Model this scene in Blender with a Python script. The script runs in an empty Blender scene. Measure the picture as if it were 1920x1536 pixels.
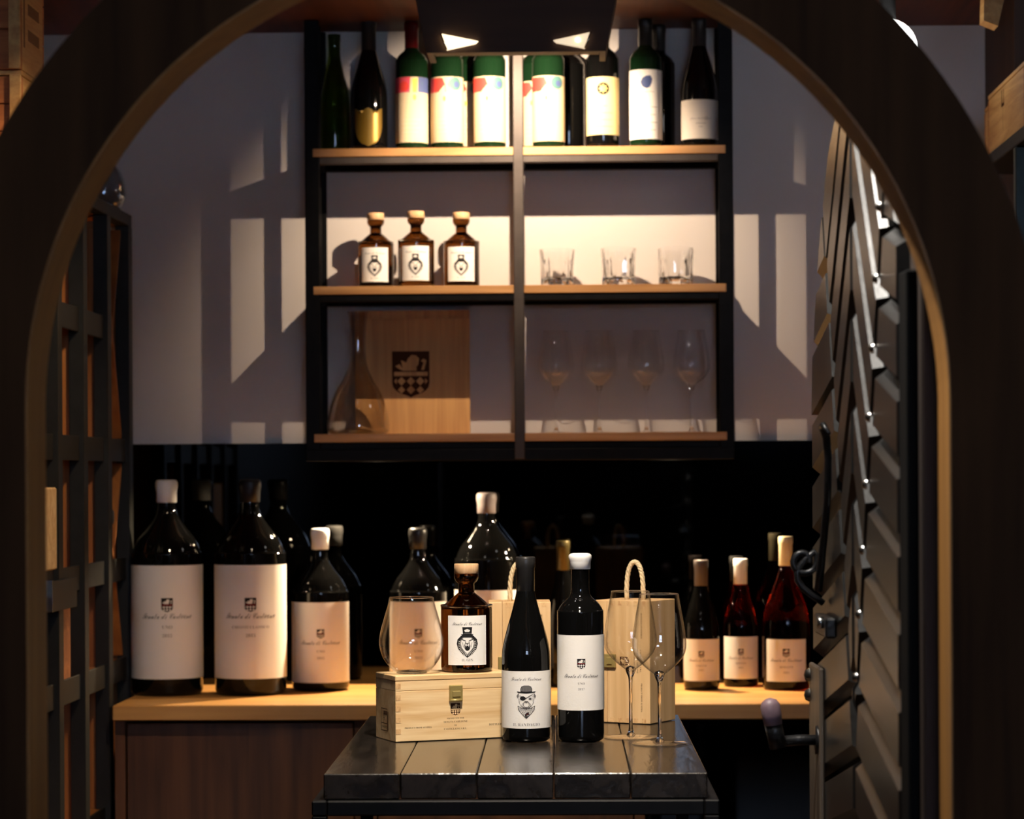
import bpy, bmesh, math, random
from mathutils import Vector, Matrix
random.seed(7)
S = bpy.context.scene
COL = S.collection

# ------------------------------------------------------------------ camera
F = 5000.0                      # focal length in pixels of a 1920 px wide frame
HC = 1.40                       # camera height
HOR = 893.0                     # pixel row of the horizon
PSI = math.atan(.032)           # camera turned slightly to the left of the back wall's normal
ROLL = .0055
RIGHT = Vector((math.cos(PSI), math.sin(PSI), 0)); FWD = Vector((-math.sin(PSI), math.cos(PSI), 0)); UP = Vector((0, 0, 1))
CAM = Vector((0, 0, HC))
cd = bpy.data.cameras.new('camera'); cam = bpy.data.objects.new('camera', cd); COL.objects.link(cam)
cd.sensor_width = 36.0; cd.sensor_fit = 'HORIZONTAL'; cd.lens = F / 1920 * 36
cd.shift_y = (HOR - 768) / 1920
cr = RIGHT * math.cos(ROLL) - UP * math.sin(ROLL); cu = RIGHT * math.sin(ROLL) + UP * math.cos(ROLL)
m3 = Matrix((cr, cu, -FWD)).transposed()
cam.matrix_world = Matrix.Translation(CAM) @ m3.to_4x4()
cd.clip_start = .05; cd.clip_end = 60
cd.dof.use_dof = True; cd.dof.focus_distance = 4.36; cd.dof.aperture_fstop = 7.2
S.camera = cam

# ------------------------------------------------------------------ view, world, lights
S.view_settings.view_transform = 'Standard'; S.view_settings.look = 'None'
S.view_settings.gamma = 1.0; S.view_settings.use_curve_mapping = False
S.view_settings.exposure = 0.0
w = bpy.data.worlds.new('world'); S.world = w; w.use_nodes = True
bg = w.node_tree.nodes['Background']; bg.inputs[0].default_value = (.56, .71, 1.0, 1); bg.inputs[1].default_value = 26.0

def spot(name, loc, target, power, size, blend, color, soft=.02):
    d = bpy.data.lights.new(name, 'SPOT'); o = bpy.data.objects.new(name, d); COL.objects.link(o)
    d.energy = power; d.spot_size = math.radians(size); d.spot_blend = blend; d.color = color; d.shadow_soft_size = soft
    o.location = loc
    o.rotation_euler = (Vector(target) - Vector(loc)).to_track_quat('-Z', 'Y').to_euler()
    return o
WARM = (1.0, .75, .52); MILD = (1.0, .86, .70)
LAMP = Vector((-.164, 5.91, 2.350))
spot('shelf_wall_light', LAMP, LAMP + Vector((0, .84, -.54)), 50, 111, .65, WARM, .004)
spot('under_shelf_light', (-.54, 6.31, 1.4605), (-.54, 6.24, .9), 48, 165, .3, (1.0, .76, .48), .012)
spot('under_shelf_light', (.18, 6.31, 1.4605), (.18, 6.24, .9), 48, 165, .3, (1.0, .76, .48), .012)
spot('table_light', (-.10, 3.62, 2.43), (-.12, 4.34, 1.0), 185, 68, .8, MILD, .05)
spot('entrance_light', (-.06, 3.12, 2.44), (.34, 3.02, 1.45), 118, 86, .6, (1.0, .93, .84), .04)
spot('rack_light', (-.42, 4.55, 2.44), (-1.12, 5.12, 1.55), 48, 60, .6, (1.0, .74, .46), .04)

# ------------------------------------------------------------------ pixel helper (real depths given in metres)
def ray(px, py):
    u = (px - 960) / F; v = (HOR - py) / F
    u, v = u * math.cos(ROLL) + v * math.sin(ROLL), -u * math.sin(ROLL) + v * math.cos(ROLL)
    return RIGHT * u + FWD + UP * v
def at(px, py, Y):
    d = ray(px, py); return CAM + d * (Y / d.y)

# ------------------------------------------------------------------ materials
MATS = {}
def lin(c): return tuple(((x / 255) / 12.92 if x / 255 <= .04045 else ((x / 255 + .055) / 1.055) ** 2.4) for x in c) + (1,)
def mat(name, color, rough=.5, metal=0, spec=.5, coat=0, noise=0, nscale=30, bump=0, bscale=80, trans=0, ior=1.45, emit=None, estr=0):
    if name in MATS: return MATS[name]
    m = bpy.data.materials.new(name); m.use_nodes = True; nt = m.node_tree; b = nt.nodes['Principled BSDF']
    b.inputs['Base Color'].default_value = (*color[:3], 1); b.inputs['Roughness'].default_value = rough; b.inputs['Metallic'].default_value = metal
    b.inputs['Specular IOR Level'].default_value = spec; b.inputs['Coat Weight'].default_value = coat; b.inputs['Coat Roughness'].default_value = .05
    b.inputs['Transmission Weight'].default_value = trans; b.inputs['IOR'].default_value = ior
    tc = nt.nodes.new('ShaderNodeTexCoord')
    if noise:
        n = nt.nodes.new('ShaderNodeTexNoise'); n.inputs['Scale'].default_value = nscale; n.inputs['Detail'].default_value = 5
        nt.links.new(tc.outputs['Object'], n.inputs['Vector'])
        r = nt.nodes.new('ShaderNodeValToRGB'); e = r.color_ramp.elements
        e[0].position = .3; e[1].position = .7
        e[0].color = tuple(max(0, c * (1 - noise)) for c in color[:3]) + (1,); e[1].color = tuple(min(1, c * (1 + noise)) for c in color[:3]) + (1,)
        nt.links.new(n.outputs['Fac'], r.inputs['Fac']); nt.links.new(r.outputs['Color'], b.inputs['Base Color'])
    if bump:
        n2 = nt.nodes.new('ShaderNodeTexNoise'); n2.inputs['Scale'].default_value = bscale; n2.inputs['Detail'].default_value = 4
        nt.links.new(tc.outputs['Object'], n2.inputs['Vector'])
        bp = nt.nodes.new('ShaderNodeBump'); bp.inputs['Strength'].default_value = bump; bp.inputs['Distance'].default_value = .002
        nt.links.new(n2.outputs['Fac'], bp.inputs['Height']); nt.links.new(bp.outputs['Normal'], b.inputs['Normal'])
    if emit: b.inputs['Emission Color'].default_value = (*emit, 1); b.inputs['Emission Strength'].default_value = estr
    MATS[name] = m; return m

def wood(name, c1, c2, axis='X', scale=14, rough=.5, stretch=.06, bump=.15, spec=.4, knots=True, coat=0):
    """grain running along one object axis"""
    if name in MATS: return MATS[name]
    m = bpy.data.materials.new(name); m.use_nodes = True; nt = m.node_tree; b = nt.nodes['Principled BSDF']; L = nt.links.new
    b.inputs['Roughness'].default_value = rough; b.inputs['Specular IOR Level'].default_value = spec
    b.inputs['Coat Weight'].default_value = coat; b.inputs['Coat Roughness'].default_value = .15
    tc = nt.nodes.new('ShaderNodeTexCoord'); oi = nt.nodes.new('ShaderNodeObjectInfo')
    ad = nt.nodes.new('ShaderNodeVectorMath'); ad.operation = 'ADD'
    sc = nt.nodes.new('ShaderNodeVectorMath'); sc.operation = 'SCALE'; sc.inputs[0].default_value = (3.1, 7.7, 5.3)
    L(oi.outputs['Random'], sc.inputs['Scale']); L(tc.outputs['Object'], ad.inputs[0]); L(sc.outputs[0], ad.inputs[1])
    mp = nt.nodes.new('ShaderNodeMapping'); s = [1, 1, 1]; s['XYZ'.index(axis)] = stretch; mp.inputs['Scale'].default_value = s
    L(ad.outputs[0], mp.inputs['Vector'])
    n = nt.nodes.new('ShaderNodeTexNoise'); n.inputs['Scale'].default_value = scale; n.inputs['Detail'].default_value = 3; n.inputs['Distortion'].default_value = .6
    L(mp.outputs[0], n.inputs['Vector'])
    mu = nt.nodes.new('ShaderNodeMath'); mu.operation = 'MULTIPLY'; mu.inputs[1].default_value = 9.0
    fr = nt.nodes.new('ShaderNodeMath'); fr.operation = 'PINGPONG'; fr.inputs[1].default_value = 1.0
    L(n.outputs['Fac'], mu.inputs[0]); L(mu.outputs[0], fr.inputs[0])
    f2 = nt.nodes.new('ShaderNodeTexNoise'); f2.inputs['Scale'].default_value = scale * 12; f2.inputs['Detail'].default_value = 3
    L(mp.outputs[0], f2.inputs['Vector'])
    av = nt.nodes.new('ShaderNodeMath'); av.operation = 'MULTIPLY_ADD'; av.inputs[1].default_value = .6; L(f2.outputs['Fac'], av.inputs[0])
    hf = nt.nodes.new('ShaderNodeMath'); hf.operation = 'MULTIPLY'; hf.inputs[1].default_value = .5; L(fr.outputs[0], hf.inputs[0]); L(hf.outputs[0], av.inputs[2])
    r = nt.nodes.new('ShaderNodeValToRGB'); e = r.color_ramp.elements
    e[0].position = .2; e[1].position = .85; e[0].color = (*c2[:3], 1); e[1].color = (*c1[:3], 1)
    L(av.outputs[0], r.inputs['Fac']); L(r.outputs['Color'], b.inputs['Base Color'])
    bp = nt.nodes.new('ShaderNodeBump'); bp.inputs['Strength'].default_value = bump; bp.inputs['Distance'].default_value = .001
    L(av.outputs[0], bp.inputs['Height']); L(bp.outputs['Normal'], b.inputs['Normal'])
    MATS[name] = m; return m

def thin_glass(name, tint=(1, 1, 1), lo=.03, hi=.9, power=3.3):
    """clear drinking-glass wall: see-through with fresnel-like reflection towards the rim"""
    if name in MATS: return MATS[name]
    m = bpy.data.materials.new(name); m.use_nodes = True; nt = m.node_tree; L = nt.links.new
    for n in list(nt.nodes): nt.nodes.remove(n)
    out = nt.nodes.new('ShaderNodeOutputMaterial'); mx = nt.nodes.new('ShaderNodeMixShader')
    tr = nt.nodes.new('ShaderNodeBsdfTransparent'); tr.inputs[0].default_value = (*tint, 1)
    gl = nt.nodes.new('ShaderNodeBsdfGlossy'); gl.inputs['Roughness'].default_value = .015; gl.inputs['Color'].default_value = (1, 1, 1, 1)
    lw = nt.nodes.new('ShaderNodeLayerWeight'); lw.inputs['Blend'].default_value = .5
    pw = nt.nodes.new('ShaderNodeMath'); pw.operation = 'POWER'; pw.inputs[1].default_value = power; L(lw.outputs['Facing'], pw.inputs[0])
    ma = nt.nodes.new('ShaderNodeMath'); ma.operation = 'MULTIPLY_ADD'; ma.inputs[1].default_value = hi; ma.inputs[2].default_value = lo; L(pw.outputs[0], ma.inputs[0])
    L(ma.outputs[0], mx.inputs[0]); L(tr.outputs[0], mx.inputs[1]); L(gl.outputs[0], mx.inputs[2]); L(mx.outputs[0], out.inputs[0])
    MATS[name] = m; return m

M_wall = mat('wall_paint', lin((196, 190, 186)), .55, noise=.03, nscale=3, bump=.05, bscale=200)
M_ceil = wood('ceiling_wood', lin((92, 48, 28)), lin((62, 30, 18)), 'Y', 6, .6)
M_floor = wood('floor_oak', lin((110, 78, 52)), lin((74, 50, 34)), 'Y', 5, .5)
M_side = wood('dark_panelling', lin((66, 46, 34)), lin((44, 30, 22)), 'Z', 5, .6)
M_blackgl = mat('black_glass', (0, 0, 0), .03, spec=.5)
M_steel = mat('blackened_steel', (.004, .004, .0045), .5, spec=.10, noise=.3, nscale=40, bump=.08, bscale=120)
M_steelgrey = mat('raw_grey_steel', lin((64, 58, 55)), .5, metal=.2, spec=.25, noise=.15, nscale=25)
M_rackst = mat('rack_steel', lin((42, 42, 40)), .5, metal=.4, spec=.3, noise=.12, nscale=30)
M_oak = wood('oak_shelf', lin((182, 138, 90)), lin((146, 104, 60)), 'X', 9, .45)
M_oakcab = wood('oak_cabinet', lin((108, 70, 42)), lin((66, 42, 26)), 'Z', 5, .5, knots=True)
M_oakrack = wood('oak_rack', lin((176, 112, 54)), lin((132, 78, 36)), 'Z', 7, .5)
M_pine = wood('pine_box', lin((240, 208, 158)), lin((216, 172, 116)), 'X', 16, .5, stretch=.08, bump=.1)
M_pinez = wood('pine_box_upright', lin((228, 190, 140)), lin((206, 164, 112)), 'Z', 16, .5, stretch=.05, bump=.1)
M_pineend = wood('pine_end_grain', lin((226, 186, 134)), lin((190, 142, 92)), 'Z', 60, .6, stretch=.5)
M_crate = wood('old_crate_wood', lin((214, 170, 108)), lin((178, 130, 74)), 'Y', 12, .6, stretch=.08)
M_crateend = wood('old_crate_end', lin((190, 116, 62)), lin((150, 86, 44)), 'X', 12, .6, stretch=.1)
M_arch = wood('arch_dark_wood', lin((70, 46, 28)), lin((46, 29, 18)), 'Z', 8, .8, bump=.3, spec=.08)
M_gold = wood('arch_gold_lining', lin((160, 112, 52)), lin((136, 92, 40)), 'Z', 10, .55, bump=.05)
M_door = wood('door_dark_oak', lin((26, 25, 24)), lin((15, 14, 14)), 'X', 12, .32, stretch=.12, bump=.25, spec=.9)
M_doorbk = mat('door_backing', (.004, .004, .004), .8, spec=.08)
M_iron = mat('wrought_iron', (.012, .012, .013), .35, metal=.4, noise=.3, nscale=60, bump=.3, bscale=160)
M_table = wood('charred_plank', lin((46, 41, 37)), lin((20, 18, 17)), 'Y', 12, .20, stretch=.14, bump=.45, spec=.5)
M_bottle = mat('dark_bottle_glass', (.003, .003, .003), .04, spec=.4)
M_green = mat('green_bottle_glass', (.004, .016, .006), .05, spec=.4)
M_greenlt = mat('clear_green_glass', (.12, .20, .03), .03, trans=1.0, ior=1.3)
M_amber = mat('amber_glass', (.115, .038, .007), .03, trans=1.0, ior=1.36)
M_rose = mat('rose_wine_glass', (.30, .022, .016), .03, trans=1.0, ior=1.34)
M_paper = mat('label_paper', lin((236, 232, 226)), .75, spec=.2, bump=.12, bscale=260)
M_paperold = mat('aged_label_paper', lin((196, 178, 148)), .75, spec=.15)
M_papercream = mat('cream_label_paper', lin((226, 204, 148)), .7, spec=.2)
M_ink = mat('label_ink', (.012, .011, .012), .7, spec=.2)
M_inkgrey = mat('label_grey_ink', (.17, .16, .16), .7, spec=.2)
M_inkred = mat('label_red_ink', lin((120, 30, 34)), .7, spec=.2)
M_red = mat('print_red', lin((206, 60, 52)), .6); M_mar = mat('print_maroon', lin((92, 40, 38)), .6); M_teal = mat('print_teal', lin((70, 110, 106)), .6)
M_blue = mat('print_blue', lin((70, 84, 130)), .6); M_yel = mat('print_yellow', lin((220, 190, 70)), .6); M_pink = mat('print_pink', lin((200, 70, 90)), .6)
M_goldlab = mat('gold_foil_label', lin((132, 104, 40)), .35, metal=.5)
M_brandink = mat('burnt_print', lin((72, 42, 26)), .8, spec=.1)
M_wax = mat('white_wax', lin((232, 230, 228)), .4, spec=.5)
M_waxgold = mat('pale_gold_capsule', lin((236, 222, 180)), .35, spec=.5)
M_capblk = mat('black_capsule', (.018, .017, .017), .35)
M_capred = mat('dark_red_capsule', lin((110, 14, 20)), .35)
M_capgrey = mat('grey_capsule', lin((84, 74, 72)), .45, spec=.4)
M_capbrz = mat('bronze_capsule', lin((84, 74, 44)), .35, metal=.5)
M_cork = wood('stopper_wood', lin((222, 184, 142)), lin((196, 152, 108)), 'Z', 30, .6)
M_brass = mat('brass', lin((186, 166, 104)), .35, metal=.55)
M_rope = mat('hemp_rope', lin((216, 192, 152)), .9, noise=.15, nscale=200, bump=.6, bscale=600)
M_glass = thin_glass('clear_glass_wall')
M_glassth = thin_glass('heavy_glass_wall', lo=.035, hi=.85, power=2.6, tint=(.90, .88, .86))
M_stem = mat('solid_clear_glass', (1, 1, 1), .0, trans=1.0, ior=1.48)
M_lampmetal = wood('lamp_box_veneer', lin((74, 54, 40)), lin((60, 42, 32)), 'X', 5, .7)
M_reflector = mat('lit_reflector', lin((250, 226, 180)), .3, emit=(1.0, .80, .52), estr=2.2)
M_reflmetal = mat('reflector_metal', lin((220, 205, 170)), .15, metal=1)
M_globe = mat('opal_globe', (.9, .9, .88), .3, emit=(1.0, .97, .92), estr=7.0)
M_puck = mat('puck_lens', (.9, .8, .6), .3, emit=(1.0, .75, .45), estr=5.0)
M_leather = mat('worn_plum_grip', lin((118, 96, 102)), .45, noise=.2, nscale=60)
M_bolt = mat('bright_steel', lin((190, 190, 186)), .25, metal=1.0)

# ------------------------------------------------------------------ mesh helpers
class MB:
    def __init__(s): s.v = []; s.f = []; s.m = []; s.sm = []
    def add(s, vs, fs, mi=0, smooth=False):
        o = len(s.v); s.v += [tuple(v) for v in vs]
        for f in fs: s.f.append([i + o for i in f]); s.m.append(mi); s.sm.append(smooth)
        return s
    def box(s, x0, x1, y0, y1, z0, z1, mi=0, bev=0):
        if bev <= 0:
            vs = [(x, y, z) for z in (z0, z1) for y in (y0, y1) for x in (x0, x1)]
            return s.add(vs, [(0, 2, 3, 1), (4, 5, 7, 6), (0, 1, 5, 4), (2, 6, 7, 3), (0, 4, 6, 2), (1, 3, 7, 5)], mi)
        bm = bmesh.new(); bmesh.ops.create_cube(bm, size=1)
        for v in bm.verts:
            v.co = Vector(((x0 + x1) / 2 + v.co.x * (x1 - x0), (y0 + y1) / 2 + v.co.y * (y1 - y0), (z0 + z1) / 2 + v.co.z * (z1 - z0)))
        bmesh.ops.bevel(bm, geom=list(bm.edges), offset=bev, segments=1, affect='EDGES', profile=.5)
        bm.verts.index_update()
        s.add([v.co[:] for v in bm.verts], [[v.index for v in f.verts] for f in bm.faces], mi); bm.free(); return s
    def lathe(s, prof, seg=40, mi=0, close=True, c=(0, 0, 0), smooth=True):
        n = len(prof); vs = []; fs = []
        for i in range(seg):
            a = 2 * math.pi * i / seg
            for r, z in prof: vs.append((c[0] + r * math.sin(a), c[1] - r * math.cos(a), c[2] + z))
        for i in range(seg):
            j = (i + 1) % seg
            for k in range(n - 1):
                a, b, cc, d = i * n + k, j * n + k, j * n + k + 1, i * n + k + 1
                if prof[k][0] < 1e-6: fs.append((a, cc, d))
                elif prof[k + 1][0] < 1e-6: fs.append((a, b, d))
                else: fs.append((a, b, cc, d))
        return s.add(vs, fs, mi, smooth)
    def tube(s, pts, r, seg=10, mi=0, cap=True, rad=None):
        pts = [Vector(p) for p in pts]; n = len(pts); vs = []; fs = []
        t0 = (pts[1] - pts[0]).normalized(); ref = Vector((0, 0, 1)) if abs(t0.z) < .9 else Vector((1, 0, 0))
        nr = t0.cross(ref).normalized()
        for i, p in enumerate(pts):
            t = (pts[min(i + 1, n - 1)] - pts[max(i - 1, 0)]).normalized()
            nr = (nr - t * nr.dot(t)).normalized(); bn = t.cross(nr)
            rr = rad[i] if rad else r
            for k in range(seg):
                a = 2 * math.pi * k / seg; vs.append(p + nr * (rr * math.cos(a)) + bn * (rr * math.sin(a)))
        for i in range(n - 1):
            for k in range(seg):
                k2 = (k + 1) % seg; fs.append((i * seg + k, i * seg + k2, (i + 1) * seg + k2, (i + 1) * seg + k))
        if cap: fs.append(list(range(seg))[::-1]); fs.append([(n - 1) * seg + k for k in range(seg)])
        return s.add(vs, fs, mi, True)
    def prism(s, poly, y0, y1, inset=0, mi=0):
        """convex polygon in the local XZ plane, extruded from y0 (back) to y1 (front), front face inset by `inset` (chamfer)"""
        q = inset_poly(poly, inset) if inset else poly
        if not q or len(q) != len(poly): q = poly
        n = len(poly); vs = [(x, y0, z) for x, z in poly] + [(x, y1, z) for x, z in q]
        return s.add(vs, [list(range(n)), list(range(2 * n - 1, n - 1, -1))] + [(i, i + n, (i + 1) % n + n, (i + 1) % n) for i in range(n)], mi)
    def mesh(s, name, *mats):
        me = bpy.data.meshes.new(name); me.from_pydata(s.v, [], s.f)
        for m in mats: me.materials.append(m)
        me.polygons.foreach_set('material_index', s.m); me.polygons.foreach_set('use_smooth', s.sm)
        bm = bmesh.new(); bm.from_mesh(me); bmesh.ops.recalc_face_normals(bm, faces=bm.faces); bm.to_mesh(me); bm.free()
        me.update(); return me
    def build(s, name, mats, parent=None, loc=None, rotz=0):
        if not isinstance(mats, (list, tuple)): mats = (mats,)
        return link(name, s.mesh(name, *mats), parent, loc, rotz)

def area2(p): return sum(p[i][0] * p[(i + 1) % len(p)][1] - p[(i + 1) % len(p)][0] * p[i][1] for i in range(len(p)))
def clip_half(poly, a, b):
    """keep the part of poly left of a->b"""
    out = []; n = len(poly)
    def side(p): return (b[0] - a[0]) * (p[1] - a[1]) - (b[1] - a[1]) * (p[0] - a[0])
    for i in range(n):
        p, q = poly[i], poly[(i + 1) % n]; sp, sq = side(p), side(q)
        if sp >= 0: out.append(p)
        if sp * sq < 0: t = sp / (sp - sq); out.append((p[0] + (q[0] - p[0]) * t, p[1] + (q[1] - p[1]) * t))
    res = []
    for p in out:
        if not res or math.hypot(p[0] - res[-1][0], p[1] - res[-1][1]) > 1e-4: res.append(p)
    if len(res) > 1 and math.hypot(res[0][0] - res[-1][0], res[0][1] - res[-1][1]) < 1e-4: res.pop()
    return res
def inset_poly(poly, d):
    if area2(poly) < 0: poly = poly[::-1]
    res = poly; n = len(poly)
    for i in range(n):
        a, b = poly[i], poly[(i + 1) % n]; l = math.hypot(b[0] - a[0], b[1] - a[1])
        if l < 1e-6: continue
        nx, ny = -(b[1] - a[1]) / l * d, (b[0] - a[0]) / l * d
        res = clip_half(res, (a[0] + nx, a[1] + ny), (b[0] + nx, b[1] + ny))
        if len(res) < 3: return []
    return res

def link(name, me, parent=None, loc=None, rotz=0):
    o = bpy.data.objects.new(name, me); COL.objects.link(o)
    if parent: o.parent = parent
    if loc is not None: o.location = loc
    if rotz: o.rotation_euler.z = rotz
    return o
def tag(o, label, cat, group=None):
    o['label'] = label; o['category'] = cat
    if group: o['group'] = group
    return o
def thing(name, label, cat, loc=(0, 0, 0), rotz=0, group=None):
    o = bpy.data.objects.new(name, None); COL.objects.link(o); o.empty_display_size = .05
    o.location = loc; o.rotation_euler.z = rotz
    return tag(o, label, cat, group)
def struct(o): o['kind'] = 'structure'; return o
def kids(o): return [c for c in bpy.data.objects if c.parent == o]
def dup(root, loc, rotz=0, label=None):
    def rec(o, par):
        c = o.copy(); COL.objects.link(c); c.parent = par
        for ch in kids(o): rec(ch, c)
        return c
    r = rec(root, None); r.location = loc; r.rotation_euler.z = rotz
    if label: r['label'] = label
    return r

# ------------------------------------------------------------------ printed matter
SCRIPT = {'T': 0x1D4AF, 'C': 0x1D49E, 'e': 0x212F, 'o': 0x2134}
def script(t):
    o = ''
    for ch in t:
        if ch in SCRIPT: o += chr(SCRIPT[ch])
        elif 'a' <= ch <= 'z': o += chr(0x1D4B6 + ord(ch) - 97)
        elif 'A' <= ch <= 'Z': o += chr(0x1D49C + ord(ch) - 65)
        else: o += ch
    return o
def serif(t):
    o = ''
    for ch in t:
        if 'A' <= ch <= 'Z': o += chr(0x1D400 + ord(ch) - 65)
        elif 'a' <= ch <= 'z': o += chr(0x1D41A + ord(ch) - 97)
        elif '0' <= ch <= '9': o += chr(0x1D7CE + ord(ch) - 48)
        else: o += ch
    return o
TXT = {}
def text_polys(t, shear=0, space=1.0, thin=0):
    k = (t, shear, space, thin)
    if k in TXT: return TXT[k]
    c = bpy.data.curves.new('lettering', 'FONT'); c.body = t; c.align_x = 'CENTER'; c.shear = shear; c.space_character = space; c.resolution_u = 2; c.offset = thin
    o = bpy.data.objects.new('lettering', c); COL.objects.link(o)
    dg = bpy.context.evaluated_depsgraph_get(); me = o.evaluated_get(dg).to_mesh()
    vs = [(v.co.x, v.co.y) for v in me.vertices]; fs = [list(p.vertices) for p in me.polygons]
    o.evaluated_get(dg).to_mesh_clear(); bpy.data.objects.remove(o); bpy.data.curves.remove(c)
    if vs:
        x0 = min(v[0] for v in vs); x1 = max(v[0] for v in vs)
        vs = [((v[0] - (x0 + x1) / 2) / (x1 - x0), v[1] / (x1 - x0)) for v in vs]       # unit width
    TXT[k] = (vs, fs); return TXT[k]
class Print:
    """flat artwork, later laid on a bottle (radius r) or a flat board"""
    def __init__(s): s.items = []
    def poly(s, pts, mi=0, lay=1): s.items.append(([tuple(p) for p in pts], [list(range(len(pts)))], mi, lay)); return s
    def text(s, t, x, y, width, mi=0, lay=1, rot=0, sy=1.0, **k):
        vs, fs = text_polys(t, **k); vs = [(a, b * sy) for a, b in vs]; ca, sa = math.cos(rot), math.sin(rot)
        s.items.append(([(x + (a * ca - b * sa) * width, y + (a * sa + b * ca) * width) for a, b in vs], fs, mi, lay)); return s
    def line(s, pts, wd, mi=0, lay=1):
        for i in range(len(pts) - 1):
            a, b = Vector(pts[i]), Vector(pts[i + 1]); d = (b - a)
            if d.length < 1e-9: continue
            d.normalize(); n = Vector((-d.y, d.x)) * wd / 2; e = d * wd * .3
            s.items.append(([tuple(a - e + n), tuple(a - e - n), tuple(b + e - n), tuple(b + e + n)], [[0, 1, 2, 3]], mi, lay))
        return s
    def ellipse(s, x, y, rx, ry, mi=0, lay=1, n=18): return s.poly([(x + rx * math.cos(2 * math.pi * k / n), y + ry * math.sin(2 * math.pi * k / n)) for k in range(n)], mi, lay)
    def ring(s, x, y, rx, ry, wd, mi=0, lay=1, n=24): return s.line([(x + rx * math.cos(2 * math.pi * k / n), y + ry * math.sin(2 * math.pi * k / n)) for k in range(n + 1)], wd, mi, lay)
    def mesh(s, r=None, base=.0006, step=.00008):
        b = MB()
        for vs, fs, mi, lay in s.items:
            off = base + step * lay
            if r and len(fs) == 1 and len(vs) > 3:
                x0 = min(p[0] for p in vs); x1 = max(p[0] for p in vs); ns = int((x1 - x0) / (.07 * r)) + 1
                if ns > 1:
                    if area2(vs) < 0: vs = vs[::-1]
                    for k in range(ns):
                        a_, c_ = x0 + (x1 - x0) * k / ns, x0 + (x1 - x0) * (k + 1) / ns
                        q = clip_half(clip_half(vs, (a_, 1), (a_, 0)), (c_, 0), (c_, 1))
                        if len(q) > 2: b.add([((r + off) * math.sin(x / r), -(r + off) * math.cos(x / r), y) for x, y in q], [list(range(len(q)))], mi)
                    continue
            if r: vv = [((r + off) * math.sin(x / r), -(r + off) * math.cos(x / r), y) for x, y in vs]
            else: vv = [(x, -off, y) for x, y in vs]
            b.add(vv, fs, mi)
        return b
    def move(s, dx, dy, k=1, rot=0):
        ca, sa = math.cos(rot), math.sin(rot)
        s.items = [([(dx + k * (x * ca - y * sa), dy + k * (x * sa + y * ca)) for x, y in vs], fs, mi, lay) for vs, fs, mi, lay in s.items]; return s
    def join(s, o): s.items += o.items; return s

def crest(red=True):
    """unit-width shield: dark field with a pale lion, pale bar, lozenges below. mats: 0 ink, 1 paper, 2 red"""
    p = Print()
    sh = [(-.5, .6), (.5, .6), (.5, -.25)] + [(.5 * math.cos(a) , -.25 - .33 * math.sin(a)) for a in [k * math.pi / 10 for k in range(1, 5)]] + [(.06, -.60), (0, -.64), (-.06, -.60)] + \
         [(.5 * math.cos(a), -.25 - .33 * math.sin(a)) for a in [k * math.pi / 10 for k in range(6, 10)]] + [(-.5, -.25)]
    p.poly(sh, 0, 1)
    lion = [(-.42, .20), (-.30, .26), (-.22, .14), (-.26, .36), (-.12, .30), (-.08, .40), (.02, .50), (.14, .49), (.22, .40), (.20, .25), (.15, .18), (.16, .08), (-.20, .08), (-.30, .12)]
    p.poly(lion, 1, 2)
    p.poly([(.28, .10), (.36, .10), (.42, .36), (.34, .40), (.27, .34), (.34, .30)], 1, 2)
    p.poly([(-.45, .05), (.45, .05), (.45, -.06), (-.45, -.06)], 2 if red else 1, 2)
    for row, y in enumerate((-.20, -.43)):
        for k in (-1, 0, 1):
            x = k * .25; d = .115
            if row and abs(k) == 1: d = .10
            p.poly([(x - d, y), (x, y - d), (x + d, y), (x, y + d)], 1, 2)
    for k in (-1, 1): p.poly([(k * .45, -.20), (k * .38, -.12), (k * .38, -.28)], 1, 2)
    return p
def lion_head():
    """lion mask in a top hat, about one unit tall. mats 0 ink 1 paper 3 grey"""
    p = Print()
    p.poly([(-.16, .50), (.16, .50), (.14, .24), (-.14, .24)], 0, 1); p.poly([(-.20, .27), (.20, .27), (.17, .20), (-.17, .20)], 0, 1)
    p.poly([(-.10, .40), (0, .44), (.09, .40), (.06, .34), (-.07, .34)], 1, 2); p.poly([(-.14, .30), (.14, .30), (.14, .285), (-.14, .285)], 3, 2)
    out = [(-.20, .22), (-.32, .10), (-.35, -.05), (-.30, -.22), (-.16, -.38), (0, -.50), (.16, -.38), (.30, -.22), (.35, -.05), (.32, .10), (.20, .22)]
    p.poly(out, 0, 1)
    p.poly([(x * .72, y * .80 - .01) for x, y in out], 3, 2)
    p.poly([(x * .60, y * .72 - .01) for x, y in out], 1, 3)
    for k in range(22):
        a = math.radians(-200 + k * 220 / 21); c, s_ = math.cos(a), math.sin(a)
        p.line([(.235 * c, -.08 + .27 * s_), (.30 * c, -.08 + .36 * s_)], .014, 1, 4)
    for sx in (-1, 1):
        p.line([(sx * .18, .10), (sx * .06, .05)], .03, 0, 4); p.line([(sx * .05, .02), (sx * .09, -.12), (sx * .07, -.22)], .02, 0, 4); p.line([(sx * .15, .0), (sx * .13, -.16)], .015, 3, 4)
    p.poly([(-.06, -.02), (.06, -.02), (0, -.08)], 0, 4); p.poly([(-.075, -.10), (.075, -.10), (.06, -.25), (0, -.28), (-.06, -.25)], 0, 4)
    for x in (-.04, .04): p.poly([(x - .012, -.10), (x + .012, -.10), (x, -.15)], 1, 5)
    return p
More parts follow.
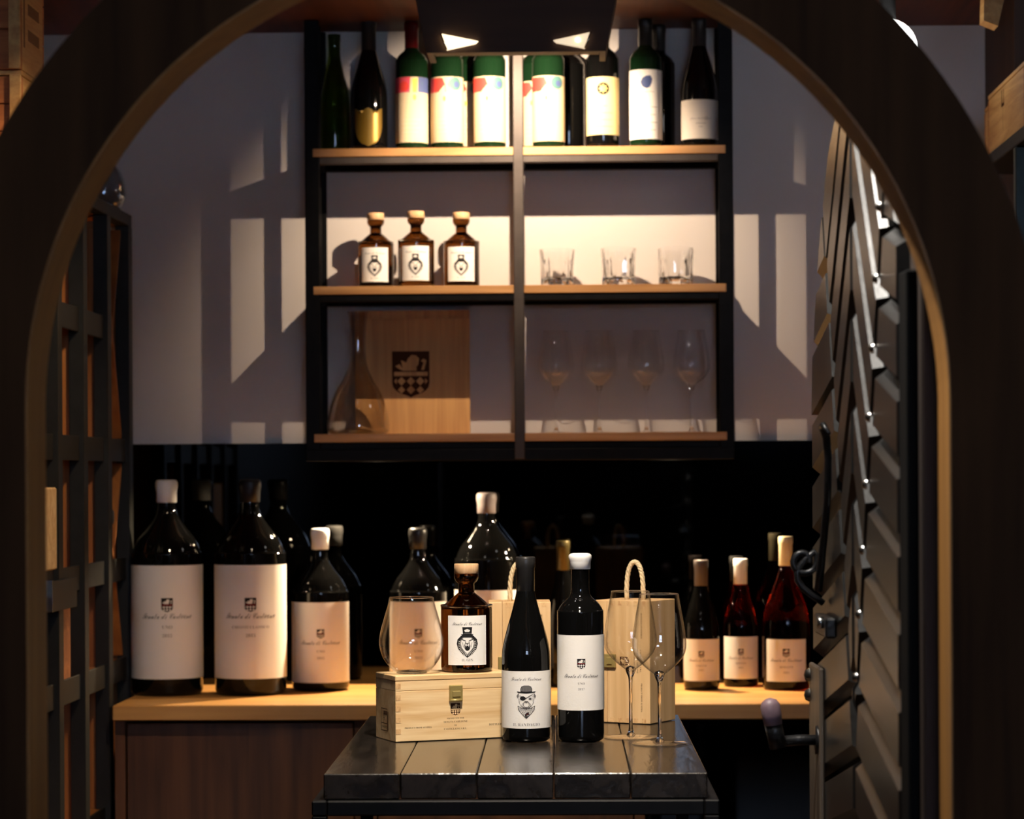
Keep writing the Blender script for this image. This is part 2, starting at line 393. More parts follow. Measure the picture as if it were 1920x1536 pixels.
def dog_head():
    """dog in a bowler hat with eye patch and neckerchief, about one unit tall. mats 0 ink 1 paper 2 red 3 grey"""
    p = Print()
    dome = [(-.17, .31), (-.175, .40), (-.14, .47), (-.07, .50), (.07, .50), (.14, .47), (.175, .40), (.17, .31)]
    p.poly(dome, 3, 1); p.line(dome, .014, 0, 2)
    p.poly([(-.29, .33), (-.26, .29), (0, .265), (.26, .29), (.29, .33), (.18, .315), (0, .30), (-.18, .315)], 0, 3)
    p.line([(-.17, .325), (0, .31), (.17, .325)], .02, 0, 3)
    for k in range(9): p.line([(-.14 + k * .035, .34), (-.13 + k * .033, .46)], .006, 0, 2)
    head = [(-.23, .27), (-.235, .10), (-.22, -.02), (-.15, -.14), (0, -.20), (.15, -.14), (.22, -.02), (.235, .10), (.23, .27)]
    p.line(head, .012, 3, 1)
    for sx in (-1, 1):
        p.poly([(sx * .24, .27), (sx * .30, .19), (sx * .27, .10), (sx * .225, .20)], 3, 2)
        for k in range(5): p.line([(sx * .215, .18 - k * .045), (sx * (.16 + .01 * k), .15 - k * .045)], .008, 3, 2)
    p.ellipse(-.105, .115, .085, .065, 0, 3); p.line([(-.20, .20), (-.03, .10), (.20, .235)], .012, 0, 3); p.line([(-.03, .11), (.16, .23)], .008, 0, 3)
    p.ellipse(.115, .10, .03, .022, 0, 3); p.ring(.115, .10, .05, .036, .008, 3, 3, 12)
    p.line([(-.07, -.01), (-.09, -.10), (-.05, -.155), (.05, -.155), (.09, -.10), (.07, -.01), (.03, .03), (-.03, .03), (-.07, -.01)], .014, 0, 3)
    p.poly([(-.045, .02), (.045, .02), (.03, -.03), (-.03, -.03)], 3, 2)
    for sx in (-1, 1): p.line([(sx * .09, -.02), (sx * .14, -.10), (sx * .10, -.17)], .012, 0, 3)
    p.poly([(-.13, -.12), (-.05, -.17), (.05, -.17), (.13, -.12), (.10, -.20), (-.10, -.20)], 3, 2)
    ker = [(-.26, -.12), (-.13, -.19), (0, -.215), (.13, -.19), (.26, -.12), (.24, -.24), (.12, -.38), (0, -.50), (-.12, -.38), (-.24, -.24)]
    p.line(ker + [ker[0]], .013, 0, 3)
    for i in range(-4, 5):
        for j in range(5):
            x = i * .055 + (j % 2) * .027; y = -.21 - j * .055
            if abs(x) < .235 - max(0, (-.24 - y)) * 1.0 and y > -.47 + abs(x): p.ring(x, y, .017, .02, .009, 3 if (i + j) % 3 else 0, 2, 6)
    p.poly([(-.03, -.36), (.06, -.30), (.09, -.38), (0, -.48), (-.05, -.42)], 0, 4); p.line([(-.01, -.39), (.06, -.35)], .012, 2, 5); p.line([(0, -.43), (.06, -.39)], .010, 1, 5)
    return p
HOUSE = script('Tenuta di Carleone')
INKS = (M_ink, M_paper, M_inkred, M_inkgrey)

def curved_label(r, half, z0, z1, off=.0005, nseg=20, shield=False):
    b = MB(); a = half / r; R = r + off; vs = []; fs = []
    if shield:
        rows = 14
        for j in range(rows + 1):
            t = j / rows; wd = a * min(1, (1 - (1 - min(t * 1.55, 1)) ** 2.0) ** .5 + .02)
            for i in range(nseg + 1):
                q = (2 * i / nseg - 1); zz = z0 + (z1 - z0) * t
                if j == rows: zz -= (z1 - z0) * .10 * (math.sin(abs(q) * math.pi) ** 2)
                vs.append((R * math.sin(q * wd), -R * math.cos(q * wd), zz))
        n = nseg + 1
        for j in range(rows):
            for i in range(nseg): fs.append((j * n + i, j * n + i + 1, (j + 1) * n + i + 1, (j + 1) * n + i))
    else:
        for i in range(nseg + 1):
            q = (2 * i / nseg - 1) * a
            vs += [(R * math.sin(q), -R * math.cos(q), z0), (R * math.sin(q), -R * math.cos(q), z1)]
        for i in range(nseg): fs.append((2 * i, 2 * i + 2, 2 * i + 3, 2 * i + 1))
    return b.add(vs, fs, 0, True)

# ------------------------------------------------------------------ the setting
YW = 6.43; ZC = 2.476; XL, XR, YF = -1.46, 1.32, -2.0
ZT, ZK = .968, .90                 # table top and counter top heights
struct(MB().box(XL, XR, YF, YW, -.05, 0).build('floor', M_floor))
ceil_ = struct(MB().box(XL, XR, YF, YW, ZC, ZC + .05).build('ceiling', M_ceil))
for x, y in ((-.10, 3.62), (-.06, 3.12), (-.42, 4.55), (-.55, 1.6), (.45, 1.6), (-.1, .3)):       # unseen glowing spotlights added in the ceiling for glints on the glass
    sp = MB().lathe([(.034, -.012), (.046, -.012), (.046, -.0005), (.034, -.0005)], 24).build('added_spotlight', M_steel, ceil_, (x, y, ZC))
    MB().lathe([(0, -.003), (.033, -.003), (.033, -.0008), (0, -.0008)], 24).build('lens', mat('added_spot_lens', (.8, .8, .75), .3, emit=(1.0, .93, .82), estr=55.0), sp)
struct(MB().box(XL, XR, YW, YW + .08, 0, ZC).build('wall_back', M_wall))
struct(MB().box(XL - .08, XL, YF, YW + .08, 0, ZC).build('wall_left', M_side))
struct(MB().box(XR, XR + .08, YF, YW + .08, 0, ZC).build('wall_right', M_side))
# front wall behind the photographer with a high muntined window (seen only as reflections in the glass)
wf = MB(); wins = [(.05, 1.20)]
for x0, x1 in [(XL, .05), (1.20, XR)]: wf.box(x0, x1, YF - .1, YF, 0, ZC)
for x0, x1 in wins: wf.box(x0, x1, YF - .1, YF, 0, 1.72); wf.box(x0, x1, YF - .1, YF, 2.40, ZC)
struct(wf.build('wall_front', M_side))
for i, (x0, x1) in enumerate(wins):
    e = struct(bpy.data.objects.new('window_%d' % (i + 1), None)); COL.objects.link(e); e.location = (x0, YF - .05, 1.72)
    fr = MB(); wd = x1 - x0
    for a, b, c, d in [(0, .04, 0, .68), (wd - .04, wd, 0, .68), (.04, wd - .04, 0, .04), (.04, wd - .04, .64, .68)]: fr.box(a, b, -.03, .03, c, d)
    fr.build('window_frame', M_steel, e)
    for k in (1, 2, 3): MB().box(wd * k / 4 - .012, wd * k / 4 + .012, -.02, .02, .04, .64).build('muntin', M_steel, e)
    MB().box(.04, wd - .04, -.015, .015, .328, .352).build('muntin', M_steel, e)
# black glass splashback between counter and shelving
struct(MB().box(XL + .005, .93, YW - .012, YW - .001, ZK, 1.482).build('trim_1', M_blackgl))
# dark return of the wall at the right end
struct(MB().box(.935, XR - .001, 5.98, YW - .001, 0.001, ZC - .001).build('wall_return', wood('return_wood', lin((74, 52, 36)), lin((50, 34, 24)), 'Z', 5, .6)))

# counter: worktop + cabinets
ct = tag(MB().box(-1.068, .842, 5.83, YW - .013, ZK - .033, ZK, bev=.002).build('worktop', wood('worktop_oak', lin((214, 160, 92)), lin((186, 130, 70)), 'X', 7, .4)), 'long oak worktop carrying the big bottles under the black splashback', 'worktop')
def cabinet(x0, x1, label):
    t = thing('base_cabinet', label, 'cabinet', ((x0 + x1) / 2, 5.86, 0.0)); hw = (x1 - x0) / 2; yb = YW - .02 - 5.86
    b = MB(); b.box(-hw, -hw + .022, 0, yb, .001, ZK - .034); b.box(hw - .022, hw, 0, yb, .001, ZK - .034); b.box(-hw + .022, hw - .022, yb - .02, yb, .001, ZK - .034); b.box(-hw + .022, hw - .022, .02, yb - .02, .06, .08)
    b.build('carcass', M_oakcab, t)
    d = MB().box(-hw + .026, hw - .026, .002, .021, .05, ZK - .042, bev=.0015).build('door', M_oakcab, t)
    return t
cabinet(-1.068, -.515, 'oak base cabinet under the largest white-labelled bottles')
cabinet(-.512, .10, 'oak base cabinet half hidden behind the tall black table')
t = thing('wine_cooler', 'black glass-fronted cooler under the worktop beside the door', 'cooler', (.47, 5.90, 0.0))
MB().box(-.36, .365, .03, .50, .001, ZK - .04).build('body', M_doorbk, t)
dd = MB().box(-.355, .36, 0, .03, .06, ZK - .05, bev=.002).build('door', M_blackgl, t)
MB().box(.30, .315, -.03, -.001, .45, .75, bev=.003).build('handle', M_steel, dd)

# ------------------------------------------------------------------ wall shelving
SX0, SX1, SC0, SC1 = -.6836, .3209, -.1932, -.1694
SF, SB = 6.25, YW - .002
Z1, Z2, Z3 = 2.172, 1.848, 1.501            # tops of the three shelf boards
sh = thing('wall_shelving', 'black steel wall shelving with oak boards holding bottles and glasses', 'shelving', (-.181, SF, 1.44)); ox, oy, oz = sh.location
def sbox(name, m, x0, x1, y0, y1, z0, z1, par=sh, bev=.0015): return MB().box(x0 - ox, x1 - ox, y0 - oy, y1 - oy, z0 - oz, z1 - oz, bev=bev).build(name, m, par)
PW = .034
for x0, x1 in ((SX0, SX0 + PW), (SX1 - PW, SX1)):
    sbox('post', M_steel, x0, x1, SF, SF + .012, 1.44, ZC - .002)
    sbox('post', M_steel, x0, x1, SB - .012, SB, 1.44, ZC - .002)
    sbox('post', M_steel, x0 + .004, x1 - .004, SB - .100, SB - .090, 1.44, ZC - .002)
sbox('centre_post', M_steelgrey, SC0, SC1, SF - .004, SF + .02, 1.44, 2.46)
for z in (Z1, Z2, Z3):
    grey = M_steelgrey if z == Z1 else M_steel
    for x0, x1 in ((SX0 + .019, SC0), (SC1, SX1 - .017)):
        sbox('board', M_oak, x0, x1, SF - .001, SB - .001, z - .019, z, bev=.001)
    sbox('rail', grey, SX0 + PW, SX1 - PW, SF + .002, SF + .026, z - .036, z - .0195)
    sbox('rail', M_steel, SX0 + PW, SX1 - PW, SB - .026, SB, z - .036, z - .0195)
    for x0, x1 in ((SX0 + .002, SX0 + PW - .002), (SX1 - PW + .002, SX1 - .002)):
        sbox('side_rail', M_steel, x0, x1, SF + .0125, SB - .1005, z - .036, z - .0195); sbox('side_rail', M_steel, x0, x1, SB - .0895, SB - .0125, z - .036, z - .0195)
sbox('bottom_rail', M_steel, SX0, SX1, SF - .002, SF + .028, 1.437, 1.4648)
MB().box(SX0 + PW - ox, SX1 - PW - ox, SF + .029 - oy, SB - .027 - oy, Z3 - .021 - oz, Z3 - .0192 - oz).build('bottom_sheet', M_steel, sh)
for x, lab in ((-.54, 'round light under the shelving above the blush-labelled large bottle'), (.18, 'round light under the shelving above the dark bottle with grey capsule')):
    p = thing('puck_light', lab, 'light', (x, 6.31, 1.4645))
    MB().lathe([(0, .016), (.03, .016), (.03, .003), (.026, .001), (.024, .003), (0, .003)], 24).build('housing', M_steel, p)
    MB().lathe([(0, .0025), (.023, .0025), (.02, .0005), (0, .0)], 24).build('lens', M_puck, p)

# ceiling lamp box in front of the shelving
lb = thing('ceiling_lamp_box', 'dark ceiling box with two wedge-shaped lamp openings above the shelving', 'lamp', (-.172, 5.80, 2.320))
b = MB(); zt = ZC - .002 - 2.320
def trap(b, y0, y1, w0, w1, z0, z1): b.add([(-w0, y0, z0), (w0, y0, z0), (w0, y1, z0), (-w0, y1, z0), (-w1, y0, z1), (w1, y0, z1), (w1, y1, z1), (-w1, y1, z1)], [(0, 1, 2, 3), (4, 5, 6, 7), (0, 1, 5, 4), (1, 2, 6, 5), (2, 3, 7, 6), (3, 0, 4, 7)])
trap(b, 0, .02, .195, .225, .003, zt); b.build('front_panel', M_lampmetal, lb)
MB().box(-.181, .181, .0205, .1165, .0140, .0160).build('light_cutoff_plate', M_lampmetal, lb)  # plate added under the lamp to cut off its steep downward light
for s_ in (-1, 1):
    b = MB(); b.add([(s_ * .195, .02, .004), (s_ * .182, .02, .004), (s_ * .182, .15, .004), (s_ * .195, .15, .004), (s_ * .225, .02, zt), (s_ * .212, .02, zt), (s_ * .212, .15, zt), (s_ * .225, .15, zt)], [(0, 1, 2, 3), (4, 5, 6, 7), (0, 1, 5, 4), (1, 2, 6, 5), (2, 3, 7, 6), (3, 0, 4, 7)]); b.build('side_panel', M_lampmetal, lb)
    # wedge-shaped reflector opening, standing proud of the front panel
    b = MB(); q = [(s_ * .163, .043), (s_ * .082, .026), (s_ * .088, .021), (s_ * .150, .008)]
    b.add([(x, -.012, z) for x, z in q] + [(x, .0, z) for x, z in q], [(0, 1, 2, 3), (4, 5, 6, 7), (0, 1, 5, 4), (1, 2, 6, 5), (2, 3, 7, 6), (3, 0, 4, 7)])
    rf = b.build('reflector', M_reflector if s_ < 0 else mat('dimmer_reflector', lin((230, 200, 150)), .3, emit=(1.0, .80, .55), estr=.9), lb)
    MB().tube([(s_ * .163, -.013, .043), (s_ * .150, -.013, .008)], .0022, 6).build('reflector_rim', M_bolt, rf)
    MB().lathe([(0, .006), (.006, .003), (.006, -.003), (0, -.006)], 10, c=(s_ * .135, -.013, .026)).build('bulb', M_globe if s_ < 0 else M_puck, rf)

# opal globe lamp at the right, above the door
gp = at(1664, 92, 5.6)
g = thing('globe_lamp', 'white opal globe lamp glowing under the ceiling behind the arch', 'lamp', gp)
R = .062
MB().lathe([(R * math.sin(math.pi * k / 16), -R * math.cos(math.pi * k / 16)) for k in range(17)], 28).build('globe', M_globe, g)
MB().lathe([(0, R + .0), (.018, R), (.018, ZC - gp.z - .02), (.045, ZC - gp.z - .018), (.045, ZC - gp.z - .001), (0, ZC - gp.z - .001)], 20).build('mount', M_steel, g)

# ------------------------------------------------------------------ foreground arch
AC = Vector((-.115, 2.75, 1.476)); RI, RO, AD = .4765, .577, .095
ar = thing('arch', 'dark curved wooden arch framing the cellar with a golden inner edge', 'arch', (AC.x, AC.y, 0))
def arch_ring(r0, r1, y0, y1, n=72, z_bot=.0):
    b = MB(); pts0 = [(-r0, z_bot)] + [(-r0 * math.cos(math.pi * k / n), AC.z + r0 * math.sin(math.pi * k / n)) for k in range(n + 1)] + [(r0, z_bot)]
    pts1 = [(-r1, z_bot)] + [(-r1 * math.cos(math.pi * k / n), AC.z + r1 * math.sin(math.pi * k / n)) for k in range(n + 1)] + [(r1, z_bot)]
    m = len(pts0); vs = [(x, y, z) for y in (y0, y1) for pp in (pts0, pts1) for x, z in pp]; fs = []
    for k in range(m - 1):
        a0, b0, a1, b1 = k, m + k, 2 * m + k, 3 * m + k
        fs += [(a0, a0 + 1, b0 + 1, b0), (a1, b1, b1 + 1, a1 + 1), (a0, a1, a1 + 1, a0 + 1), (b0, b0 + 1, b1 + 1, b1)]
    fs += [(0, m, 3 * m, 2 * m), (m - 1, 3 * m - 1, 4 * m - 1, 2 * m - 1)]
    return b.add(vs, fs)
arch_ring(RI + .0018, RO, 0, AD, z_bot=.001).build('arch_ring', M_arch, ar)
arch_ring(RI, RI + .0016, .0, AD, z_bot=.001).build('lining', M_gold, ar)

# ------------------------------------------------------------------ door
DH = Vector((.3325, 2.88, 0)); DF = Vector((.3036, 3.80, 0)); DW = (DF - DH).length
dang = math.atan2(DF.y - DH.y, DF.x - DH.x)
DH = DH + Vector((.042, 0, 0))
dr = thing('plank_door', 'open dark oak door of chevron planks with iron scroll latch', 'door', DH, dang)
# local x = from hinge to free edge, local y+ = visible side (towards the room's left), z up
ZA = 1.437; RA = DW / 2; SCX = DW / 2
outline = [(0.06, .02), (DW, .02)] + [(SCX + RA * math.cos(math.pi * k / 24), ZA + RA * math.sin(math.pi * k / 24)) for k in range(0, 25)]
outline = clip_half(outline, (.06, 3), (.06, 0))
b = MB(); n = len(outline); bo = inset_poly(outline, .004)
b.add([(x, -.025, z) for x, z in bo] + [(x, .026, z) for x, z in bo], [list(range(len(bo))), list(range(2 * len(bo) - 1, len(bo) - 1, -1))] + [(i, i + len(bo), (i + 1) % len(bo) + len(bo), (i + 1) % len(bo)) for i in range(len(bo))])
b.build('backing', M_doorbk, dr)
def zk(n): return 1.05 + .0795 * n
def sk(n): return max(0, (zk(n) - 1.05) / 2.34)          # kink distance from the centre line
def clip_out(poly):
    if area2(poly) < 0: poly = poly[::-1]
    for i in range(len(outline)):
        poly = clip_half(poly, outline[i], outline[(i + 1) % len(outline)])
        if len(poly) < 3: return []
    return poly
if area2(outline) < 0: outline = outline[::-1]
def board(poly):
    poly = clip_out(poly)
    if len(poly) < 3 or abs(area2(poly)) < .002: return
    poly = inset_poly(poly, .0035)
    if len(poly) < 3: return
    MB().prism(poly, .0265, .042, .010).build('plank', M_door, dr)
for side in (-1, 1):
    for n_ in range(-14, 12):
        k0, k1 = sk(n_), sk(n_ + 1); e = .50
        P = lambda d, z: (SCX + side * d, z)
        board([P(k0, zk(n_)), P(k1, zk(n_ + 1)), P(e, zk(n_ + 1) - (e - k1) * .185), P(e, zk(n_) - (e - k0) * .185)])
        if k1 > 0: board([P(0.0, zk(n_) + k0 * 1.05), P(0.0, zk(n_ + 1) + k1 * 1.05), P(k1, zk(n_ + 1)), P(k0, zk(n_))] if k0 > 0 else [P(0.0, zk(n_)), P(0.0, zk(n_ + 1) + k1 * 1.05), P(k1, zk(n_ + 1))])
        # studs where the slanted planks meet
        if side < 0 and n_ > 0 and (SCX + side * k0 - SCX) ** 2 + max(0, zk(n_) - ZA) ** 2 < (RA - .03) ** 2:
            MB().lathe([(0, .006), (.004, .005), (.006, .002), (.0065, 0)], 10).build('stud', M_bolt if side < 0 else M_iron, dr).location = (SCX + side * (k0 + .004), .043, zk(n_) + .020)
            o = [c for c in dr.children][-1]; o.rotation_euler = (-math.pi / 2, 0, 0)
# hinge stile and jamb
MB().box(.0, .0585, -.03, .0415, .02, 1.62, bev=.002).build('hinge_stile', M_doorbk, dr)
jb = tag(MB().box(.345, .385, 2.850, 2.95, .001, 1.66, bev=.003).build('door_jamb', wood('jamb_wood', lin((54, 38, 28)), lin((34, 24, 18)), 'Z', 8, .7)), 'dark brown post beside the hinge side of the plank door', 'post')
# lock plate, lever, iron scroll latch
lp = MB().box(.775, .90, .042, .049, .80, 1.135, bev=.002).build('lock_plate', wood('lock_plate_wood', lin((84, 74, 64)), lin((58, 50, 44)), 'Z', 12, .4), dr)
for z in (1.118, 1.09): MB().lathe([(0, .008), (.007, .006), (.01, 0)], 12).build('bolt_head', M_bolt, lp, (.885, .05, z)).rotation_euler = (-math.pi / 2, 0, 0)
lv = MB(); lv.tube([(.80, .045, 1.035), (.80, .052, 1.035)], .020, 16); lv.tube([(.80, .05, 1.035), (.80, .075, 1.035), (.80, .098, 1.033), (.79, .108, 1.034)], .0075, 10)
lv = lv.build('lever', M_iron, dr)
MB().tube([(.79, .104, 1.026), (.788, .108, 1.045), (.786, .112, 1.062)], .012, 14).build('lever_neck', M_iron, lv)
MB().tube([(.786, .111, 1.058), (.785, .113, 1.072), (.784, .1155, 1.084), (.784, .117, 1.090), (.784, .118, 1.0935)], .013, 16, rad=[.0125, .0135, .0135, .0105, .004]).build('grip', M_leather, lv)
sc = MB()
stem = [(.555, .060, 1.452), (.565, .066, 1.464), (.585, .066, 1.462), (.60, .058, 1.448), (.605, .055, 1.42), (.625, .054, 1.37), (.655, .055, 1.32), (.69, .056, 1.275), (.70, .058, 1.245)]
sc.tube(stem, .005, 10, rad=[.003, .004, .005, .0055, .005, .005, .005, .0055, .006])
sc = sc.build('latch_bar', M_iron, dr)
cur = []
for k in range(40):
    t_ = k / 39
    if t_ < .55:
        a = math.radians(200 - 430 * (t_ / .55)); rr = .008 + .012 * (t_ / .55); cur.append((.735, .066 + rr * math.cos(a) + .008, 1.283 + rr * math.sin(a)))
    else:
        q = (t_ - .55) / .45; x = .066 + .008 + .020 * math.cos(math.radians(-230)); cur.append(None)
cur = [c for c in cur if c]
p0 = cur[-1]
for q in (.12, .25, .4, .55, .7, .85, 1.0):
    cur.append((.735, p0[1] + .026 * math.sin(q * math.pi) * 1.15 - .012 * q, p0[2] - .070 * q + .0))
MB().tube(cur, .0045, 8).build('scroll', M_iron, sc)
MB().box(.62, .76, .043, .058, 1.185, 1.212, bev=.003).build('keeper', M_iron, dr)
MB().tube([(.645, .058, 1.205), (.645, .066, 1.205)], .008, 10).build('rivet', M_bolt, dr)

# ------------------------------------------------------------------ table
trot = math.atan((.4146 - .4022) / .8645)
tb = thing('high_table', 'tall narrow black table with charred plank top on steel frame', 'table', (-.1218, 3.883, 0), trot)
TW, TL = .5608, .945
nx = 5
for k in range(nx):
    x0 = -TW / 2 + TW * k / nx; x1 = x0 + TW / nx
    dz = [0, .0012, .0004, .0010, 0][k]; dy = [0, .004, .001, .003, .0][k]
    b = MB(); b.box(x0 + .0005, x1 - .0008, dy, TL, ZT - .0385, ZT - .0012 + dz * 0, bev=.0016); b.build('plank', M_table, tb)
fr = MB(); fx = TW / 2 + .016; zf = ZT - .0392; th = .022
for s_ in (-1, 1): MB().box(s_ * fx - (th if s_ > 0 else 0), s_ * fx + (th if s_ < 0 else 0), -.012, TL + .012, zf - th, zf, bev=.002).build('side_rail', M_steel, tb)
for y in (-.012, TL + .012 - th): MB().box(-fx + th, fx - th, y, y + th, zf - th, zf, bev=.002).build('end_rail', M_steel, tb)
for x in (-fx, fx - th):
    for y in (-.012, TL + .012 - th): MB().box(x, x + th, y, y + th, .001, zf - th, bev=.002).build('leg', M_steel, tb)

# ------------------------------------------------------------------ bottles
def smooth(prof, n=3):
    """Catmull-Rom through the listed points marked with a third element; plain points stay sharp"""
    out = []
    P = [(p[0], p[1]) for p in prof]
    for i in range(len(P) - 1):
        out.append(P[i])
        if len(prof[i]) > 2 and len(prof[i + 1]) > 2:
            p0, p1, p2, p3 = P[max(i - 1, 0)], P[i], P[i + 1], P[min(i + 2, len(P) - 1)]
            for k in range(1, n + 1):
                t = k / (n + 1); q = []
                for d in (0, 1): q.append(.5 * (2 * p1[d] + (p2[d] - p0[d]) * t + (2 * p0[d] - 5 * p1[d] + 4 * p2[d] - p3[d]) * t * t + (3 * p1[d] - p0[d] - 3 * p2[d] + p3[d]) * t ** 3))
                out.append(tuple(q))
    out.append(P[-1]); return out
def bordeaux(r=.0379, H=.303, zs=.200, zn=.236, rn=.0148):
    return smooth([(0, .012), (r * .55, .004), (r * .86, 0), (r * .97, .003), (r, .009), (r, zs * .5), (r, zs, 1), (r * .955, zs + (zn - zs) * .38, 1), (r * .74, zs + (zn - zs) * .72, 1), (rn * 1.18, zn, 1), (rn, zn + .014, 1), (rn, H - .02), (rn * 1.1, H - .018), (rn * 1.1, H - .004), (0, H - .004)])
def burgundy(r=.0397, H=.299, z0=.118, rn=.0143):
    k = (H - z0) / .181
    return smooth([(0, .012), (r * .55, .004), (r * .86, 0), (r * .97, .003), (r, .009), (r, z0, 1), (r * .965, z0 + .032 * k, 1), (r * .80, z0 + .061 * k, 1), (rn + (r - rn) * .35, z0 + .091 * k, 1), (rn * 1.10, z0 + .122 * k, 1), (rn, z0 + .14 * k, 1), (rn, H - .018), (rn * 1.07, H - .016), (rn * 1.07, H - .003), (0, H - .003)])
GIN = smooth([(0, .006), (.03, .0), (.0385, .0), (.042, .003), (.0428, .008), (.0428, .104, 1), (.0412, .108, 1), (.016, .129, 1), (.0135, .133, 1), (.0132, .146), (.0175, .150), (.0205, .156), (.0205, .1625), (0, .1625)])
def bottle(name, label, prof, H, glass, loc, cap=None, rotz=PSI, group=None):
    t = thing(name, label, 'bottle', loc, rotz, group)
    MB().lathe(prof, 44).build('glass', glass, t)
    if cap:
        cm, prof_c = cap; MB().lathe(prof_c, 28).build('capsule', cm, t)
    return t
def wax(rn, z0, z1, k=1.0):
    return [(rn * 1.02, z0), (rn * 1.12, z0 + .001), (rn * 1.13, z0 + (z1 - z0) * .45), (rn * 1.17, z0 + (z1 - z0) * .52), (rn * 1.24, z0 + (z1 - z0) * .7), (rn * 1.22, z0 + (z1 - z0) * .88), (rn * 1.08, z1 - .001), (rn * .8, z1), (0, z1)]
def capsule(rn, z0, z1): return [(rn * 1.0, z0), (rn * 1.06, z0 + .0005), (rn * 1.06, z1 - .019), (rn * 1.14, z1 - .017), (rn * 1.14, z1 - .002), (rn * 1.05, z1), (0, z1)]
def add_label(t, r, half, z0, z1, art=None, paper=M_paper, shield=False, inks=INKS):
    l = curved_label(r, half, z0, z1, shield=shield).build('label', paper, t)
    for a_ in (art if isinstance(art, list) else [art]):
        if a_ and a_.items: a_.mesh(r).build('print', list(inks), l)
    return l
def wine_art(zc_, w, line2='UNO', year='2015', crest_w=.17, zt=None, dz=1.0):
    """house label: crest, script name, wine, year; w = label width, zc_ = height of the script line"""
    p = Print(); c = crest().move(0, zc_ + .205 * w, crest_w * w); p.join(c)
    p.text(HOUSE, 0, zc_, w * .78, 0, shear=.3, thin=.0, sy=1.45)
    p.text(serif(line2), 0, zc_ - .145 * w, w * (.15 if len(line2) < 6 else .30 if len(line2) < 9 else .56), 3, thin=-.01)
    p.text(serif(year), 0, zc_ - .27 * w, w * .14, 3, thin=-.01)
    return p

# --- on the table
def on_table(px, py): 
    d = ray(px, py); k = (ZT - HC) / d.z; q = CAM + d * k; return Vector((q.x, q.y, ZT))
q = on_table(987, 1388)
t = bottle('wine_bottle', 'sloping-shouldered black bottle whose label shows a dog in a bowler hat', burgundy(), .299, M_bottle, q, (M_capblk, capsule(.0143, .232, .300)))
a = Print(); a.text(HOUSE, 0, .100, .052, 3, shear=.3, thin=.0, sy=1.45); a.join(dog_head().move(0, .0655, .053)); a.text(serif('IL RANDAGIO'), 0, .0265, .045, 3, thin=-.012)
add_label(t, .0397, .0397 * 1.50, .0225, .1155, a)
q = on_table(1089.5, 1388)
t = bottle('wine_bottle', 'square-shouldered black bottle with white wax top and tall white label', bordeaux(), .303, M_bottle, q, (M_wax, wax(.0152, .2795, .3055)))
a = Print().join(crest().move(0, .1275, .0132)); a.text(HOUSE, 0, .1045, .059, 0, shear=.3, thin=.0, sy=1.45); a.text(serif('UNO'), 0, .0935, .0115, 3, thin=-.01); a.text(serif('2017'), 0, .0845, .0105, 3, thin=-.01)
add_label(t, .0379, .0379 * 1.52, .0515, .1735, a)

